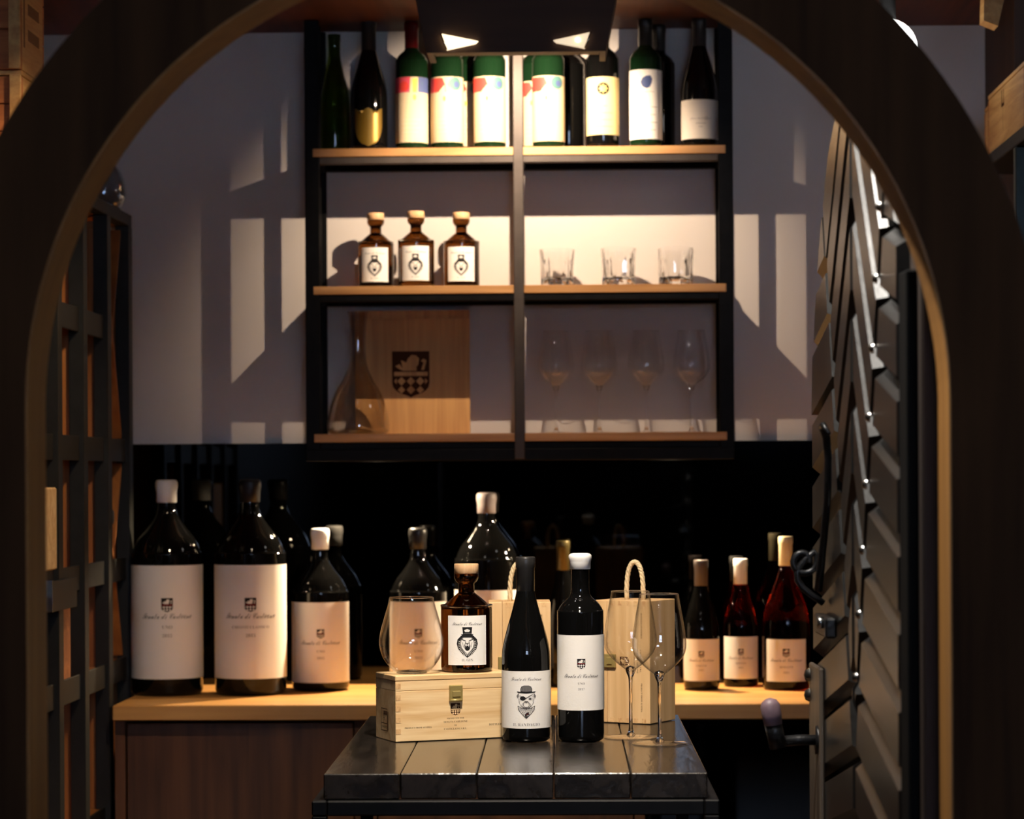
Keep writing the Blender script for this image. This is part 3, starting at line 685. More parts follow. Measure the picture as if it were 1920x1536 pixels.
# --- small pine box (lying), with gin bottle and tumbler on it
def pine_box(label, loc, rotz, upright):
    """box of about 205 x 100 x 108 mm; lying: latch on the long front face; upright: stood on its end, rope on top"""
    t = thing('wooden_bottle_box', label, 'box', loc, rotz)
    Lx, Dy, Hz, th = .205, .100, .1075, .009
    A = Print(); sm = Print(); xm = .104
    if not upright:
        b = MB(); b.box(0, Lx, 0, th, 0, .082, bev=.0006); b.box(0, Lx, Dy - th, Dy, 0, .082, bev=.0006); b.box(0, th, th, Dy - th, 0, .082); b.box(Lx - th, Lx, th, Dy - th, 0, .082); b.box(th, Lx - th, th, Dy - th, 0, .006)
        body = b.build('body', M_pine, t)
        b = MB(); b.box(0, Lx, 0, Dy, .0825, .0985, bev=.0006); lid = b.build('lid', M_pine, t)
        MB().box(-.0005, Lx + .0005, -.0008, Dy, .0987, Hz, bev=.0012).build('lid_board', M_pine, t)
        for k in range(5):
            MB().box(.0003, .0088, -.0004, .0002, .012 + k * .0185, .0205 + k * .0185).build('finger_joint', M_pineend, body)
        lt = MB().box(xm - .0115, xm + .0115, -.005, -.0001, .0625, .0895, bev=.0012); lt = lt.build('latch', M_brass, t)
        MB().box(xm - .0072, xm + .0072, -.0068, -.0051, .0705, .080, bev=.0008).build('latch_tongue', M_brass, lt)
        MB().tube([(xm - .0100, -.0055, .0645), (xm + .0100, -.0055, .0645)], .0022, 8).build('latch_hook', M_brass, lt)
        crest(False).move(xm, .0498, .0165).mesh(None, base=.0001).build('crest', (M_brandink, M_pine, M_brandink), body)
        for i, s_ in enumerate(('PRODUCED FOR', 'TENUTA CARLEONE', 'DI', 'CASTIGLIONI S.R.L.')): A.text(serif(s_), xm, .0335 - .0058 * i, (.030, .042, .004, .040)[i], 0, thin=-.008)
        A.mesh(None, base=.0001).build('lettering', M_brandink, body)
        Print().text(serif('PRODUCT FROM AUSTRIA'), .039, .0205, .047, 0, thin=-.008).mesh(None, base=.0001).build('lettering', M_brandink, body)
        Print().text(serif('BOTTLED AT'), .178, .0205, .030, 0, thin=-.008).mesh(None, base=.0001).build('lettering', M_brandink, body)
        # stamp on the end face
        st = Print()
        for x0, z0, x1, z1 in ((.028, .014, .058, .050),): st.line([(x0, z0), (x1, z0), (x1, z1), (x0, z1), (x0, z0)], .0013)
        st.line([(.028, .026), (.058, .026)], .0012); st.line([(.037, .026), (.037, .050)], .001)
        for k in range(3): st.poly([(.0405 + k * .0055, .040), (.045 + k * .0055, .040), (.045 + k * .0055, .0465), (.0405 + k * .0055, .0465)])
        st.text(serif('75.'), .044, .031, .008); st.text(serif('AT-08/2021'), .043, .0185, .026)
        for k in range(6): st.line([(.0615, .016 + k * .0052), (.0615, .0195 + k * .0052)], .0028)
        e = st.mesh(None, base=.0001); e.v = [(y, Dy - x, z) for x, y, z in e.v]; e.build('stamp', M_brandink, body)
    else:
        # local: x across the printed face (latch side = low x), z up = box length
        Hh = .2135; b = MB(); b.box(.024, Hz, 0, Dy, 0, Hh, bev=.0008); body = b.build('body', M_pinez, t)
        MB().box(0, .0235, 0, Dy, 0, Hh, bev=.0008).build('lid', M_pinez, t)
        for k in range(5):
            for z0, z1 in ((.0005, .0085), (Hh - .0085, Hh - .0005)):
                MB().box(.030 + k * .0155, .0375 + k * .0155, -.0004, .0002, z0, z1).build('finger_joint', M_pineend, body)
        zm = .108; lt = MB().box(.016, .042, -.005, -.0001, zm - .012, zm + .012, bev=.0012).build('latch', M_brass, t)
        MB().box(.026, .036, -.0068, -.0051, zm - .0065, zm + .0065, bev=.0008).build('latch_tongue', M_brass, lt)
        crest(False).move(.058, zm, .0150, rot=math.pi / 2).mesh(None, base=.0001).build('crest', (M_brandink, M_pinez, M_brandink), body)
        for i, s_ in enumerate(('PRODUCED FOR', 'TENUTA CARLEONE', 'CASTIGLIONI S.R.L.')): A.text(serif(s_), .076 + .006 * i, zm, (.030, .042, .040)[i], 0, rot=-math.pi / 2, thin=-.008)
        A.mesh(None, base=.0001).build('lettering', M_brandink, body)
        Print().text(serif('PRODUCT FROM AUSTRIA'), .090, .045, .05, 0, rot=-math.pi / 2, thin=-.008).mesh(None, base=.0001).build('lettering', M_brandink, body)
        Print().text(serif('BOTTLED AT SOURCE'), .090, .17, .044, 0, rot=-math.pi / 2, thin=-.008).mesh(None, base=.0001).build('lettering', M_brandink, body)
        # twisted rope loop through the top end
        path = []
        for k in range(61):
            u = k / 60; a_ = math.pi * u
            path.append(Vector((.054 + .0165 * math.cos(a_) * -1, .05, Hh - .004 + .070 * math.sin(a_) ** .62 if 0 < u < 1 else Hh - .004)))
        rp = MB()
        for s_ in range(3):
            pts = []
            for k, p in enumerate(path):
                tg = (path[min(k + 1, 60)] - path[max(k - 1, 0)]).normalized(); n1 = tg.cross(Vector((0, 1, 0))).normalized(); n2 = Vector((0, 1, 0))
                an = k * .62 + s_ * 2 * math.pi / 3; pts.append(p + (n1 * math.cos(an) + n2 * math.sin(an)) * .0021)
            rp.tube(pts, .0026, 7)
        rp.build('rope_handle', M_rope, t)
    return t
B1 = on_table(742, 1391.5); r1 = math.atan2(.073, .169)
pine_box('pine gift box lying flat with a brass latch on its printed side', B1, r1, False)
ux, uy = Vector((math.cos(r1), math.sin(r1), 0)), Vector((-math.sin(r1), math.cos(r1), 0))
zb = ZT + .1077
def spirit_bottle(label, loc, rotz=PSI, art=True, group=None):
    t = thing('spirit_bottle', label, 'bottle', loc, rotz, group)
    MB().lathe(GIN, 44).build('glass', M_amber, t)
    MB().lathe([(0, .1627), (.0195, .1627), (.0203, .1635), (.0203, .1775), (.0195, .179), (0, .179)], 32).build('stopper', M_cork, t)
    a = Print(); a.text(HOUSE, 0, .0785, .051, 0, shear=.3, thin=.0, sy=1.45); a.join(lion_head().move(0, .0505, .0505)); a.text(serif('IL GIN'), 0, .0195, .0185, 3, thin=-.012)
    add_label(t, .0428, .0345, .013, .0945, a)
    return t
q = B1 + ux * .142 + uy * .047; q.z = zb
gin = spirit_bottle('amber spirit bottle with a hatted lion label standing on the pine box', q, PSI + .04)
# tumbler
def glass_shell(prof, th):
    """closed wall: outer profile up, inner profile down (offset inwards)"""
    inner = []
    for i, (r, z) in enumerate(prof):
        a, b_ = prof[max(i - 1, 0)], prof[min(i + 1, len(prof) - 1)]; dx, dz = b_[0] - a[0], b_[1] - a[1]; l = math.hypot(dx, dz) or 1
        inner.append((max(0, r - dz / l * th), z + dx / l * th))
    inner[-1] = (prof[-1][0] - th, prof[-1][1])
    return prof + inner[::-1]
tp = smooth([(0, .0015), (.024, .0015, 1), (.033, .006, 1), (.047, .025, 1), (.0535, .047, 1), (.0515, .068, 1), (.045, .092, 1), (.0385, .115, 1), (.037, .1245, 1)], 4)
q = B1 + ux * .046 + uy * .050; q.z = zb
t = thing('tumbler_glass', 'big-bellied stemless clear glass standing on the pine box', 'glass', q)
MB().lathe(glass_shell(tp, .0012), 56).build('bowl', M_glass, t)
MB().tube([(.0364 * math.sin(2 * math.pi * k / 48), .0364 * math.cos(2 * math.pi * k / 48), .1248) for k in range(49)], .0007, 6, cap=False).build('rim', M_stem, t)
MB().lathe([(0, .0), (.023, .0), (.026, .0014), (.0235, .0035), (0, .006)], 40).build('base', M_stem, t)
# upright boxes
c2 = on_table(1219, 1358); r2 = -math.atan2(.042, .080)
p2 = Vector((c2.x, c2.y, ZT)) - Vector((math.cos(r2), math.sin(r2), 0)) * .1075
pine_box('pine box stood on end with rope handle, behind the long-stemmed glasses', p2, r2, True)
pine_box('pine box stood on end with rope handle, behind the dog-label bottle', Vector((-.1895, 4.615, ZT)), .04, True)
# stemware
def stem_glass(label, loc, group):
    t = thing('wine_glass', label, 'glass', loc, 0, group)
    bp = smooth([(.0035, .1075), (.010, .112, 1), (.026, .125, 1), (.0395, .141, 1), (.0438, .156, 1), (.0425, .176, 1), (.0385, .202, 1), (.0335, .230, 1), (.0318, .2405, 1)], 4)
    MB().lathe(glass_shell(bp, .0009), 56).build('bowl', M_glass, t)
    MB().tube([(.0313 * math.sin(2 * math.pi * k / 48), .0313 * math.cos(2 * math.pi * k / 48), .2408) for k in range(49)], .0006, 6, cap=False).build('rim', M_stem, t)
    MB().lathe(smooth([(0, .118), (.006, .116, 1), (.0085, .111, 1), (.0062, .104, 1), (.0036, .096, 1), (.0030, .070, 1), (.0031, .030, 1), (.0040, .012, 1), (.0062, .006, 1), (.0075, .0032), (0, .0032)], 3), 24).build('stem', M_stem, t)
    MB().lathe([(0, .0), (.0445, .0), (.0452, .0006), (.044, .0012), (.020, .0022), (.0075, .0033), (0, .0036)], 56).build('foot', M_glass, t)
    return t
sg = stem_glass('tall clear wine glass at the table edge, the one overlapping its twin', on_table(1237, 1394), 'stemmed glasses on the black table')
dup(sg, on_table(1183, 1382), 0, 'tall clear wine glass beside the wax-topped bottle, partly behind its twin')

# --- on the counter
def on_counter(px, py, Y): p = at(px, py, Y); return Vector((p.x, Y, ZK))
BIG = smooth([(0, .02), (.05, .004), (.07, 0), (.079, .004), (.0826, .012), (.0826, .30, 1), (.080, .325, 1), (.067, .357, 1), (.045, .386, 1), (.028, .410, 1), (.0215, .430, 1), (.0205, .45), (.0205, .49), (0, .49)])
def big_bottle(label, px, Y, cap, text, year, k=1.0, art=True, paper=M_paper, rz=None):
    loc = on_counter(px, 1290, Y); prof = [(r * k, z * k) for r, z in BIG]
    t = bottle('magnum_bottle', label, prof, .49 * k, M_bottle, loc, None, math.atan2(loc.x, Y) * -1 if rz is None else rz, 'oversized bottles on the oak worktop')
    MB().lathe([(r * k, z * k) for r, z in wax(.0210, .443, .496)], 28).build('wax_top', cap, t)
    add_label(t, .0826 * k, .0826 * k * 1.5, .040 * k, .300 * k, wine_art(.178 * k, .155 * k, text, year))
    return t
big_bottle('huge white-labelled bottle with a pale wax top next to the steel rack', 314, 6.145, M_wax, 'UNO', '2015')
big_bottle('huge white-labelled bottle with a black top, one label edge brightly lit', 470.5, 6.145, M_capblk, 'CHIANTI CLASSICO', '2015')
MID = smooth([(0, .018), (.04, .004), (.057, 0), (.064, .004), (.0668, .010), (.0668, .212, 1), (.064, .232, 1), (.052, .258, 1), (.034, .282, 1), (.021, .302, 1), (.0178, .318, 1), (.0172, .34), (.0172, .374), (0, .374)])
def mid_bottle(label, px, Y, cap, text='UNO', year='2015', lz=(.021, .2085)):
    loc = on_counter(px, 1290, Y)
    t = bottle('magnum_bottle', label, MID, .374, M_bottle, loc, None, -math.atan2(loc.x, Y), 'oversized bottles on the oak worktop')
    MB().lathe(wax(.0180, .330, .380), 28).build('wax_top', cap, t)
    add_label(t, .0668, .0668 * 1.5, lz[0], lz[1], wine_art(.110, .125, text, year, .14))
    return t
mid_bottle('large bottle with white wax top and blush-toned label beside the biggest two', 601.5, 6.25, M_wax)
mid_bottle('large dark bottle with black top seen above the stemless glass', 785, 6.25, M_capblk)
loc = on_counter(914, 1290, 6.325)
t = bottle('magnum_bottle', 'large dark bottle with greyish wax top standing behind the lion-label bottle', [(r * .93, z * .93) for r, z in BIG], .46, M_bottle, loc, None, -math.atan2(loc.x, 6.3), 'oversized bottles on the oak worktop')
MB().lathe([(r * .93, z * .93) for r, z in wax(.0210, .443, .496)], 28).build('wax_top', mat('greyish_wax', lin((128, 118, 118)), .5), t)
add_label(t, .0768, .0768 * 1.45, .030, .232, wine_art(.13, .14))
loc = on_counter(1057, 1290, 6.33)
t = bottle('wine_bottle', 'slim dark bottle with bronze capsule behind the wax-topped bottle', burgundy(.040, .345, .13), .345, M_bottle, loc, (M_capbrz, capsule(.0147, .27, .346)))
def counter_wine(label, px, Y, prof, H, glass, cap, r, half, z0, z1, capz, rn, w, year='2021'):
    loc = on_counter(px, 1290, Y)
    t = bottle('wine_bottle', label, prof, H, glass, loc, (cap, capsule(rn, capz, H)), -math.atan2(loc.x, Y), 'bottles on the worktop beside the door')
    add_label(t, r, half, z0, z1, wine_art((z0 + z1) / 2 - .003, w, 'ROSATO' if glass == M_rose else 'CHIANTI', year, .16), paper=M_paper)
    return t
counter_wine('dark wine bottle with dull grey capsule, next to two rosé bottles', 1315.5, 6.235, burgundy(.0412, .302), .302, M_bottle, M_capgrey, .0412, .0412 * 1.45, .022, .119, .240, .0149, .080)
counter_wine('smaller rosé bottle with a white capsule between two other bottles', 1389.5, 6.325, burgundy(.0412, .302), .302, M_rose, M_wax, .0412, .0412 * 1.25, .020, .119, .240, .0149, .080)
counter_wine('bigger rosé bottle with a pale gold capsule next to the door', 1474.5, 6.235, burgundy(.0555, .356, .125), .356, M_rose, M_waxgold, .0555, .0520, .021, .119, .288, .0150, .100)

# ------------------------------------------------------------------ things on the wall shelves
def on_shelf(px, z, Y): p = at(px, HOR - (z - HC) / Y * F, Y); return Vector((p.x, Y, z + .0005))
YA, YB = 6.297, 6.383
BX = bordeaux(.0383, .302)
def art_label(kind):
    p = Print(); zt, h = .1678, .036; hw = .0383 * 1.42
    if kind == 0:
        p.poly([(-hw, zt - h), (-hw, zt), (-.002, zt), (-.004, zt - h)], 0); p.ellipse(-.018, zt - h * .6, .013, .012, 1, 2); p.poly([(-.034, zt - h), (-.026, zt - h * .3), (-.02, zt - h)], 1, 2)
        p.poly([(.004, zt - h), (.003, zt - .004), (.016, zt - .002), (.013, zt - h)], 2); p.poly([(.016, zt - h), (.017, zt), (hw, zt), (hw, zt - h)], 3); p.poly([(.022, zt - h * .9), (.028, zt - h * .3), (.033, zt - h * .85)], 6, 2); p.ellipse(.008, zt - h - .012, .004, .007, 2, 2)
    else:
        p.poly([(-hw, zt - h), (-hw, zt - .002), (-.010, zt - .003), (-.004, zt - h * .5), (-.020, zt - h)], 4); p.poly([(-.020, zt - h), (-.004, zt - h * .48), (-.002, zt - h)], 5); p.poly([(.003, zt - h), (.003, zt - h * .45), (.030, zt - h)], 5)
        p.ellipse(.021, zt - h * .45, .0165, h * .44, 6, 2); p.ellipse(.024, zt - h * .5, .007, h * .2, 3, 3)
        p.ellipse(-.006, zt - h - .016, .003, .006, 2, 2)
    p2 = Print()
    for k in range(4): p2.line([(-.024, .068 - k * .010), (.022 - .006 * (k % 2), .068 - k * .010)], .0012, 7)
    return [p, p2]
ARTM = (M_pink, M_red, M_yel, M_blue, M_red, M_mar, M_teal, mat('faint_print', lin((196, 182, 160)), .7))
def shelf_wine(label, px, Y, kind, prof=BX, glass=M_green, cap=M_capblk, z=Z1, r=.0383, H=.302):
    t = bottle('wine_bottle', label, prof, H, glass, on_shelf(px, z, Y), (cap, capsule(.0150, .240, H)), PSI * .5 + .02, 'vintage bottles on the top board')
    if kind in (0, 1): add_label(t, r, r * 1.45, .014, .168, art_label(kind), M_paperold, inks=ARTM)
    return t
# clear green and champagne bottles
CH = burgundy(.0440, .312, .105)
bottle('champagne_bottle', 'shadowed pale green bottle beside the shelf post', burgundy(.036, .29, .10), .29, M_greenlt, on_shelf(628, Z1, 6.37), None, 0, 'vintage bottles on the top board')
t = bottle('champagne_bottle', 'black champagne bottle with a golden shield-shaped label', CH, .312, M_bottle, on_shelf(692.5, Z1, YA + .004), (M_capblk, capsule(.0165, .235, .314)), PSI, 'vintage bottles on the top board')
add_label(t, .0440, .0440 * .80, .006, .096, None, M_goldlab, True)
shelf_wine('green bottle with red capsule and pink and blue label art', 772.5, YA, 0, cap=M_capred)
b0 = shelf_wine('green bottle with red and teal label art beside the pink and blue one', 839, YA, 1)
dup(b0, on_shelf(918.5, Z1, YA), b0.rotation_euler.z, 'green bottle with red and teal label art between its twin and the centre post')
dup(b0, on_shelf(1029, Z1, YA), b0.rotation_euler.z, 'green bottle with red and teal label art between centre post and starred badge')
dup(b0, on_shelf(880, Z1, YB), 0, 'back-row bottle with red label art showing between the two front twins'); dup(b0, on_shelf(1003, Z1, YB), 0, 'back-row bottle with red label art showing beside the centre post')
bottle('wine_bottle', 'dark unlabelled bottle in the back row beside a pictured label', bordeaux(.0395, .305), .305, M_bottle, on_shelf(1066, Z1, YB), (M_capblk, capsule(.015, .24, .305)), 0, 'vintage bottles on the top board')
t = shelf_wine('dark bottle with cream label and black and gold starred badge', 1130.5, YA, 2, glass=M_bottle)
a = Print(); a.ellipse(0, .136, .0145, .0145, 0, 1, 24)
star = [((.0115 if k % 2 == 0 else .0062) * math.sin(k * math.pi / 8), .136 + (.0115 if k % 2 == 0 else .0062) * math.cos(k * math.pi / 8)) for k in range(16)]; a.poly(star, 1, 2)
a2 = Print()
for k, wd in enumerate((.018, .046, .040, .046)): a2.line([(-wd / 2, .095 - k * .016), (wd / 2, .095 - k * .016)], .0016, 2)
add_label(t, .0383, .0383 * 1.45, .028, .164, [a, a2], M_papercream, inks=(M_ink, mat('badge_gold', lin((232, 204, 110)), .4), mat('faint_gold_print', lin((196, 172, 112)), .7)))
t = shelf_wine('dark bottle with white label bearing a blue two-headed medallion', 1211, YA, 2, glass=M_green)
a = Print(); a.poly([(-.010, .140), (-.014, .150), (-.010, .160), (-.001, .165), (.009, .166), (.014, .158), (.012, .148), (.008, .139), (0, .135)], 0, 1)
a2 = Print(); a2.line([(-.022, .124), (-.008, .127), (.010, .128), (.018, .127)], .0012, 1)
for k in range(4): a2.line([(.010, .092 - k * .018), (.028 - .006 * (k % 2), .092 - k * .018)], .0016, 1)
add_label(t, .0383, .0383 * 1.45, .017, .180, [a, a2], M_paper, inks=(M_blue, mat('faint_grey_print', lin((170, 160, 150)), .7)))
bottle('wine_bottle', 'dark bottle in the back row behind the blue medallion label', bordeaux(.0385, .303), .303, M_bottle, on_shelf(1236, Z1, YB), (M_capblk, capsule(.015, .24, .303)), 0, 'vintage bottles on the top board')
t = bottle('wine_bottle', 'sloping-shouldered black bottle with short grey-white script label', burgundy(.0435, .305, .11), .305, M_bottle, on_shelf(1312, Z1, YA + .002), (M_capblk, capsule(.0157, .235, .305)), PSI, 'vintage bottles on the top board')
a = Print(); a.text(script('Jean Grillagere'), 0, .062, .052, 0, shear=.2); a.line([(-.012, .052), (.012, .052)], .001, 0); a.line([(-.004, .044), (.004, .044)], .001, 0)
add_label(t, .0435, .0435 * 1.45, .016, .108, a, mat('greyish_label', lin((206, 198, 188)), .75), inks=(M_inkgrey,))

# amber bottles on the middle board
LG = 'amber spirit bottle on the middle board, its shadow falling towards the shelf post'
g2 = dup(gin, on_shelf(705, Z2, 6.335), .01, LG); g2['group'] = 'amber bottles on the middle board'
dup(g2, on_shelf(780.5, Z2, 6.300), .03, 'amber spirit bottle on the middle board, standing between two alike')
dup(g2, on_shelf(865.5, Z2, 6.335), .03, 'amber spirit bottle on the middle board, the one closest to the centre post')
# cut tumblers
def cut_tumbler(label, loc, rz):
    t = thing('whisky_tumbler', label, 'glass', loc, rz, 'cut tumblers on the middle board')
    b = MB(); seg = 48; prof = [(.0385, .0), (.0405, .003), (.0405, .030), (.0415, .060), (.0418, .089)]
    vs = []; fs = []
    for i in range(seg):
        a_ = 2 * math.pi * i / seg; fl = .0036 * abs(math.sin(a_ * 5))
        for r, z in prof + [(.0392, .089), (.0385, .060), (.0355, .022)]:
            rr = r - (fl if (r > .0395 and z < .07) else 0); vs.append((rr * math.sin(a_), -rr * math.cos(a_), z))
    n = len(prof) + 3
    for i in range(seg):
        j = (i + 1) % seg
        for k in range(n - 1): fs.append((i * n + k, j * n + k, j * n + k + 1, i * n + k + 1))
    b.add(vs, fs, 0, False); b.build('wall', M_stem, t)
    MB().lathe([(0, .0005), (.0383, .0005), (.0383, .006), (.0354, .0205), (.030, .0195), (0, .0185)], 36).build('base', M_stem, t)
    return t
w0 = cut_tumbler('short cut-glass tumbler on the middle board, next to the centre post', on_shelf(1045, Z2, 6.335), .1)
dup(w0, on_shelf(1160, Z2, 6.325), .5, 'short cut-glass tumbler on the middle board, between two alike'); dup(w0, on_shelf(1267, Z2, 6.325), .9, 'short cut-glass tumbler on the middle board, next to the outer shelf post')
# bottom board: decanter, crested box, four glasses
t = thing('decanter', 'wide-bottomed clear glass decanter in front of the crested box', 'decanter', on_shelf(672, Z3, 6.320))
dp = smooth([(0, .020), (.035, .012, 1), (.060, .001, 1), (.0715, .006, 1), (.074, .022, 1), (.068, .060, 1), (.055, .098, 1), (.034, .135, 1), (.021, .170, 1), (.0185, .215, 1), (.021, .262, 1), (.026, .292, 1)], 4)
MB().lathe(glass_shell(dp, .0016), 56).build('vessel', M_glassth, t)
q = on_shelf(773.5, Z3, 6.400)
t = thing('crested_wine_box', 'flat wooden wine-box panel branded with a large lion crest shield', 'box', q, 0)
b = MB(); b.box(-.138, .138, 0, .027, 0, .2985, bev=.001); bd = b.build('body', wood('crest_box_pine', lin((214, 164, 104)), lin((184, 132, 78)), 'Z', 12, .6, stretch=.05), t)
MB().box(-.137, .139, -.004, -.0004, 0, .278, bev=.0008).build('sliding_lid', wood('crest_box_pine', None, None), t)
cr_ = crest(False).move(-.003, .146, .090); cr_.mesh(None, base=.0042).build('crest', (M_brandink, wood('crest_box_pine', None, None), M_brandink), t)
for px, lab in ((1043, 'wine glass on the lowest board, right by the centre post'), (1124, 'wine glass on the lowest board, second from the centre post'), (1212.5, 'wine glass on the lowest board, second from the outer post'), (1297, 'wine glass on the lowest board, right by the outer post')):
    o = dup(sg, on_shelf(px, Z3, 6.325), 0, lab); o['group'] = 'stemmed glasses on the lowest board'

# ------------------------------------------------------------------ steel and oak rack at the left
RXF, RXB = -1.083, XL + .006
rk = thing('bottle_rack', 'tall steel and oak rack of bins along the side wall', 'rack', (RXF, 4.83, 0)); ry0 = 4.83
PY = [6.195, 5.925, 5.645, 5.375, 5.105, 4.835]; RT = 1.985
def rbox(name, m, x0, x1, y0, y1, z0, z1, par=rk, bev=.001): return MB().box(x0 - RXF, x1 - RXF, y0 - ry0, y1 - ry0, z0, z1, bev=bev).build(name, m, par)
for y in PY:
    rbox('post', M_rackst, RXF - .032, RXF, y - .045, y, .001, RT)
    rbox('partition', M_oakrack, RXB, RXF - .033, y - .030, y - .012, .05, RT - .03)
rbox('top_rail', M_rackst, RXF - .030, RXF - .001, PY[-1] - .045, PY[0], RT + .0005, RT + .028)
rbox('top_board', M_oakrack, RXB, RXF - .031, PY[-1] - .045, PY[0], RT + .0005, RT + .024)
rbox('back_panel', M_oakrack, RXB - .004, RXB - .0005, PY[-1] - .045, PY[0], .05, RT)
for z in (1.71, 1.438, 1.165, .935, .62, .30):
    for k in range(5):
        y0, y1 = PY[k + 1] + .0005, PY[k] - .0455
        if k == 0 and z in (1.71,): continue
        rbox('rail', M_rackst, RXF - .016, RXF - .010, y0, y1, z, z + .052)
        rbox('bin_floor', M_oakrack, RXB, RXF - .017, y0 + .0, y1 + .014, z + .028, z + .046)
# crossed dividers in the far bin column
for z0, z1 in ((1.492, 1.975), (.99, 1.435)):
    for s_ in (-1, 1):
        y0, y1 = PY[1] + .004, PY[0] - .05; b = MB(); th = .006
        ya, yb = (y0, y1) if s_ > 0 else (y1, y0)
        for x in (RXB, RXF - .018): pass
        vs = []
        for x in (RXB - RXF, -.018):
            vs += [(x, ya - ry0, z0), (x, ya - ry0, z0 + .014), (x, yb - ry0, z1), (x, yb - ry0, z1 - .014)]
        b.add(vs, [(0, 1, 2, 3), (4, 5, 6, 7), (0, 4, 5, 1), (1, 5, 6, 2), (2, 6, 7, 3), (3, 7, 4, 0)]); b.build('cross_divider', M_oakrack, rk)
# price plate clipped on the rail
pl = rbox('label_plate', M_rackst, RXF + .001, RXF + .004, 5.25, 5.495, 1.135, 1.197)
rbox('plate_lip', M_bolt, RXF - .012, RXF + .004, 5.246, 5.2495, 1.135, 1.198, pl, bev=0)
# boxes and bottles in the rack
tag(MB().box(-.22, 0, 0, .17, 0, .165, bev=.003).build('wooden_box', M_pine, None, (RXF - .002, 5.152, 1.2175)), 'pale bare wooden box standing in the middle bins of the rack', 'box')
t = thing('wooden_crate', 'small knotty crate with a rope loop standing low in the rack', 'crate', (RXF - .02, 5.445, .982))
MB().box(-.20, 0, 0, .10, 0, .165, bev=.002).build('body', M_crateend, t); MB().box(-.205, .004, -.004, .104, .1655, .178, bev=.002).build('lid', M_crate, t)
t = bottle('wine_bottle', 'bottle with white label standing in a low rack bin', bordeaux(.037, .29), .29, M_bottle, (RXF - .055, 5.20, .982 - .0005), (M_capblk, capsule(.0148, .23, .291)), .2)
t.scale = (.6, .6, .6); add_label(t, .037, .05, .03, .2)
t = thing('wine_bottle', 'dark bottle lying in the crossed bins of the rack', 'bottle', (RXF - .31, 6.038, 1.312), 0)
o = MB().lathe(bordeaux(.037, .29), 28).build('glass', M_bottle, t); o.rotation_euler = (0, math.pi / 2, 0); o = MB().lathe(capsule(.0148, .23, .291), 20).build('capsule', M_capblk, t); o.rotation_euler = (0, math.pi / 2, 0)
# glass jar on top of the rack
t = thing('glass_jug', 'grey-tinted glass jug with black lid on top of the rack', 'jug', (RXF - .040, 6.06, RT + .0285))
MB().lathe(glass_shell(smooth([(0, .001), (.035, .001, 1), (.048, .02, 1), (.050, .05, 1), (.040, .085, 1), (.022, .11, 1), (.020, .13, 1)], 3), .002), 36).build('vessel', thin_glass('smoke_glass', (.80, .84, .87), .04, .85, 2.2), t)
MB().lathe([(0, .131), (.022, .131), (.024, .137), (.022, .15), (0, .152)], 24).build('lid', M_capblk, t)

def crate(label, loc, rotz, sx, sy, sz, endm=M_crateend, sidem=M_crate, marks=None, slats=3):
    """wine crate: boarded sides, framed end faces"""
    t = thing('wooden_crate', label, 'crate', loc, rotz); th = .012
    for x in (0, sx - th):
        for k in range(1): MB().box(x, x + th, th, sy - th, 0, sz - .001, bev=.0012).build('side_board', sidem, t)
    for y in (0, sy - th):
        for k in range(slats):
            z0, z1 = sz * k / slats, sz * (k + 1) / slats - .002; MB().box(0, sx, y, y + th, z0, z1, bev=.0012).build('end_board', endm, t)
    MB().box(0, sx, 0, sy, sz + .0005, sz + .010, bev=.0012).build('lid', sidem, t); MB().box(th, sx - th, th, sy - th, 0, .008).build('base', sidem, t)
    for y in (-.010,): 
        for x in (0, sx - .022): MB().box(x, x + .022, y, -.0003, 0, sz, bev=.0012).build('batten', sidem, t)
    if marks: marks(t)
    return t
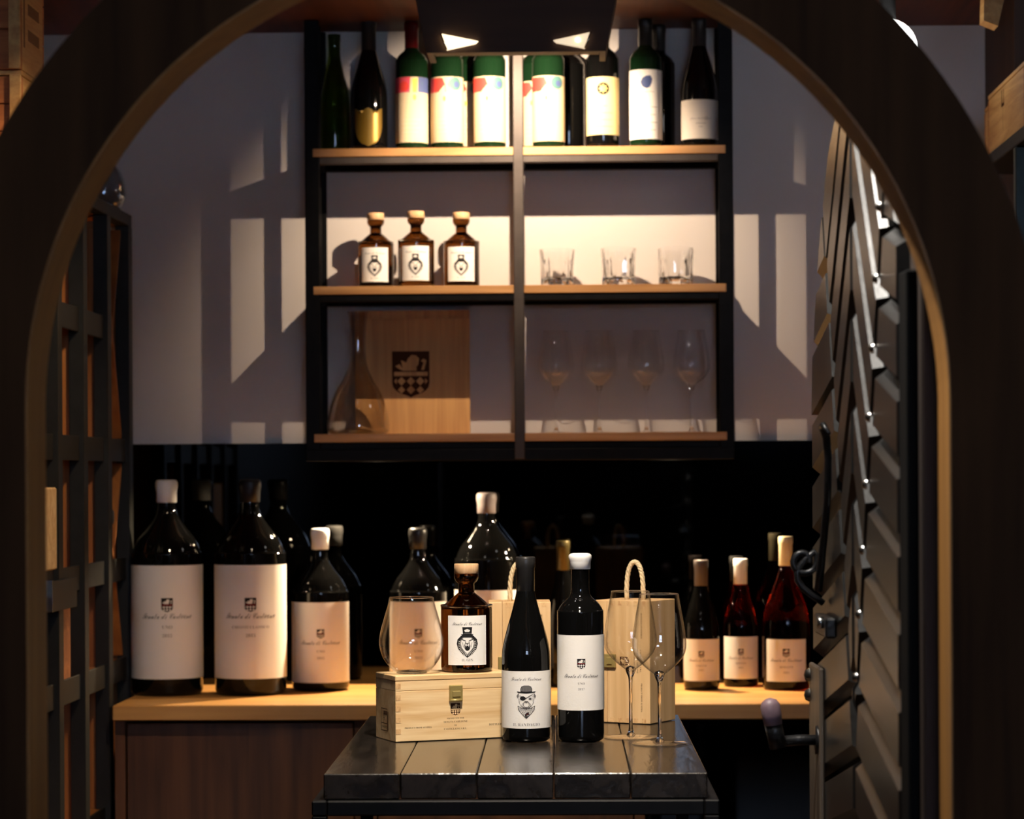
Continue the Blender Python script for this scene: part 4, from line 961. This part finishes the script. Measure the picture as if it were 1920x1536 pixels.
def marks_left(t):
    p = Print(); p.line([(.07, .125), (.16, .125)], .022); p.line([(.07, .075), (.16, .075)], .022); p.line([(.03, .05), (.03, .15)], .014)
    e = p.mesh(None, base=.0002); e.v = [(.33 - y, x, z) for x, y, z in e.v]; e.build('stencil', mat('stencil', lin((120, 84, 48)), .8), t)
cx = RXF - .345
crate('stacked wooden crate on top of the rack, the one underneath', (cx, 5.075, RT + .0285), 0, .33, .205, .160)
crate('stacked wooden crate on top of the rack with stencilled side, the upper one', (cx, 5.07, RT + .0285 + .171), 0, .33, .215, .235, marks=marks_left)

# ------------------------------------------------------------------ rack with crates at the right
rr = thing('side_rack', 'greenish steel rack behind the arch carrying a pale wine crate', 'rack', (.85, 4.88, 0))
M_rackgr = mat('green_grey_steel', lin((72, 82, 78)), .45, metal=.5, noise=.1)
for y in (.0, .55, 1.04): MB().box(0, .03, y, y + .03, .001, 2.062, bev=.002).build('post', M_rackgr, rr)
for z in (2.064, 1.60, 1.10, .55): MB().box(0, .40, -.0, 1.07, z - .03 if z < 2 else z - .0, z + .0 if z < 2 else z + .028, bev=.002).build('shelf', M_rackst, rr)
MB().box(.03, .40, .03, 1.04, 1.70, 1.705).build('glass_panel', M_blackgl, rr)
def marks_right(t):
    p = Print(); p.line([(.20, .085), (.20, .112)], .008); p.line([(.225, .085), (.225, .112)], .006); p.line([(.195, .083), (.23, .083)], .007); p.line([(.212, .03), (.212, .08)], .002)
    e = p.mesh(None, base=.0002); e.v = [(y, .5 - x, z) for x, y, z in e.v]; e.build('stencil', M_brandink, t)
crate('pale wine crate with a small branded mark on top of the side rack', (.858, 5.36, 2.094), 0, .33, .50, .122, marks=marks_right)
crate('darker crate behind the pale branded one on the side rack', (.862, 5.868, 2.094), 0, .28, .075, .105, slats=2)
tag(MB().add([(0, 0, .012), (.03, 0, 0), (.03, .06, 0), (0, .06, .012), (.004, 0, .138), (.062, 0, .138), (.062, .06, .138), (.004, .06, .138)], [(0, 1, 2, 3), (4, 5, 6, 7), (0, 1, 5, 4), (1, 2, 6, 5), (2, 3, 7, 6), (3, 0, 4, 7)]).build('hanging_wooden_box', M_crate, None, (.812, 5.60, 2.335)), 'wooden box hung under the ceiling above the pale crate', 'box')
bpy.context.view_layer.update()
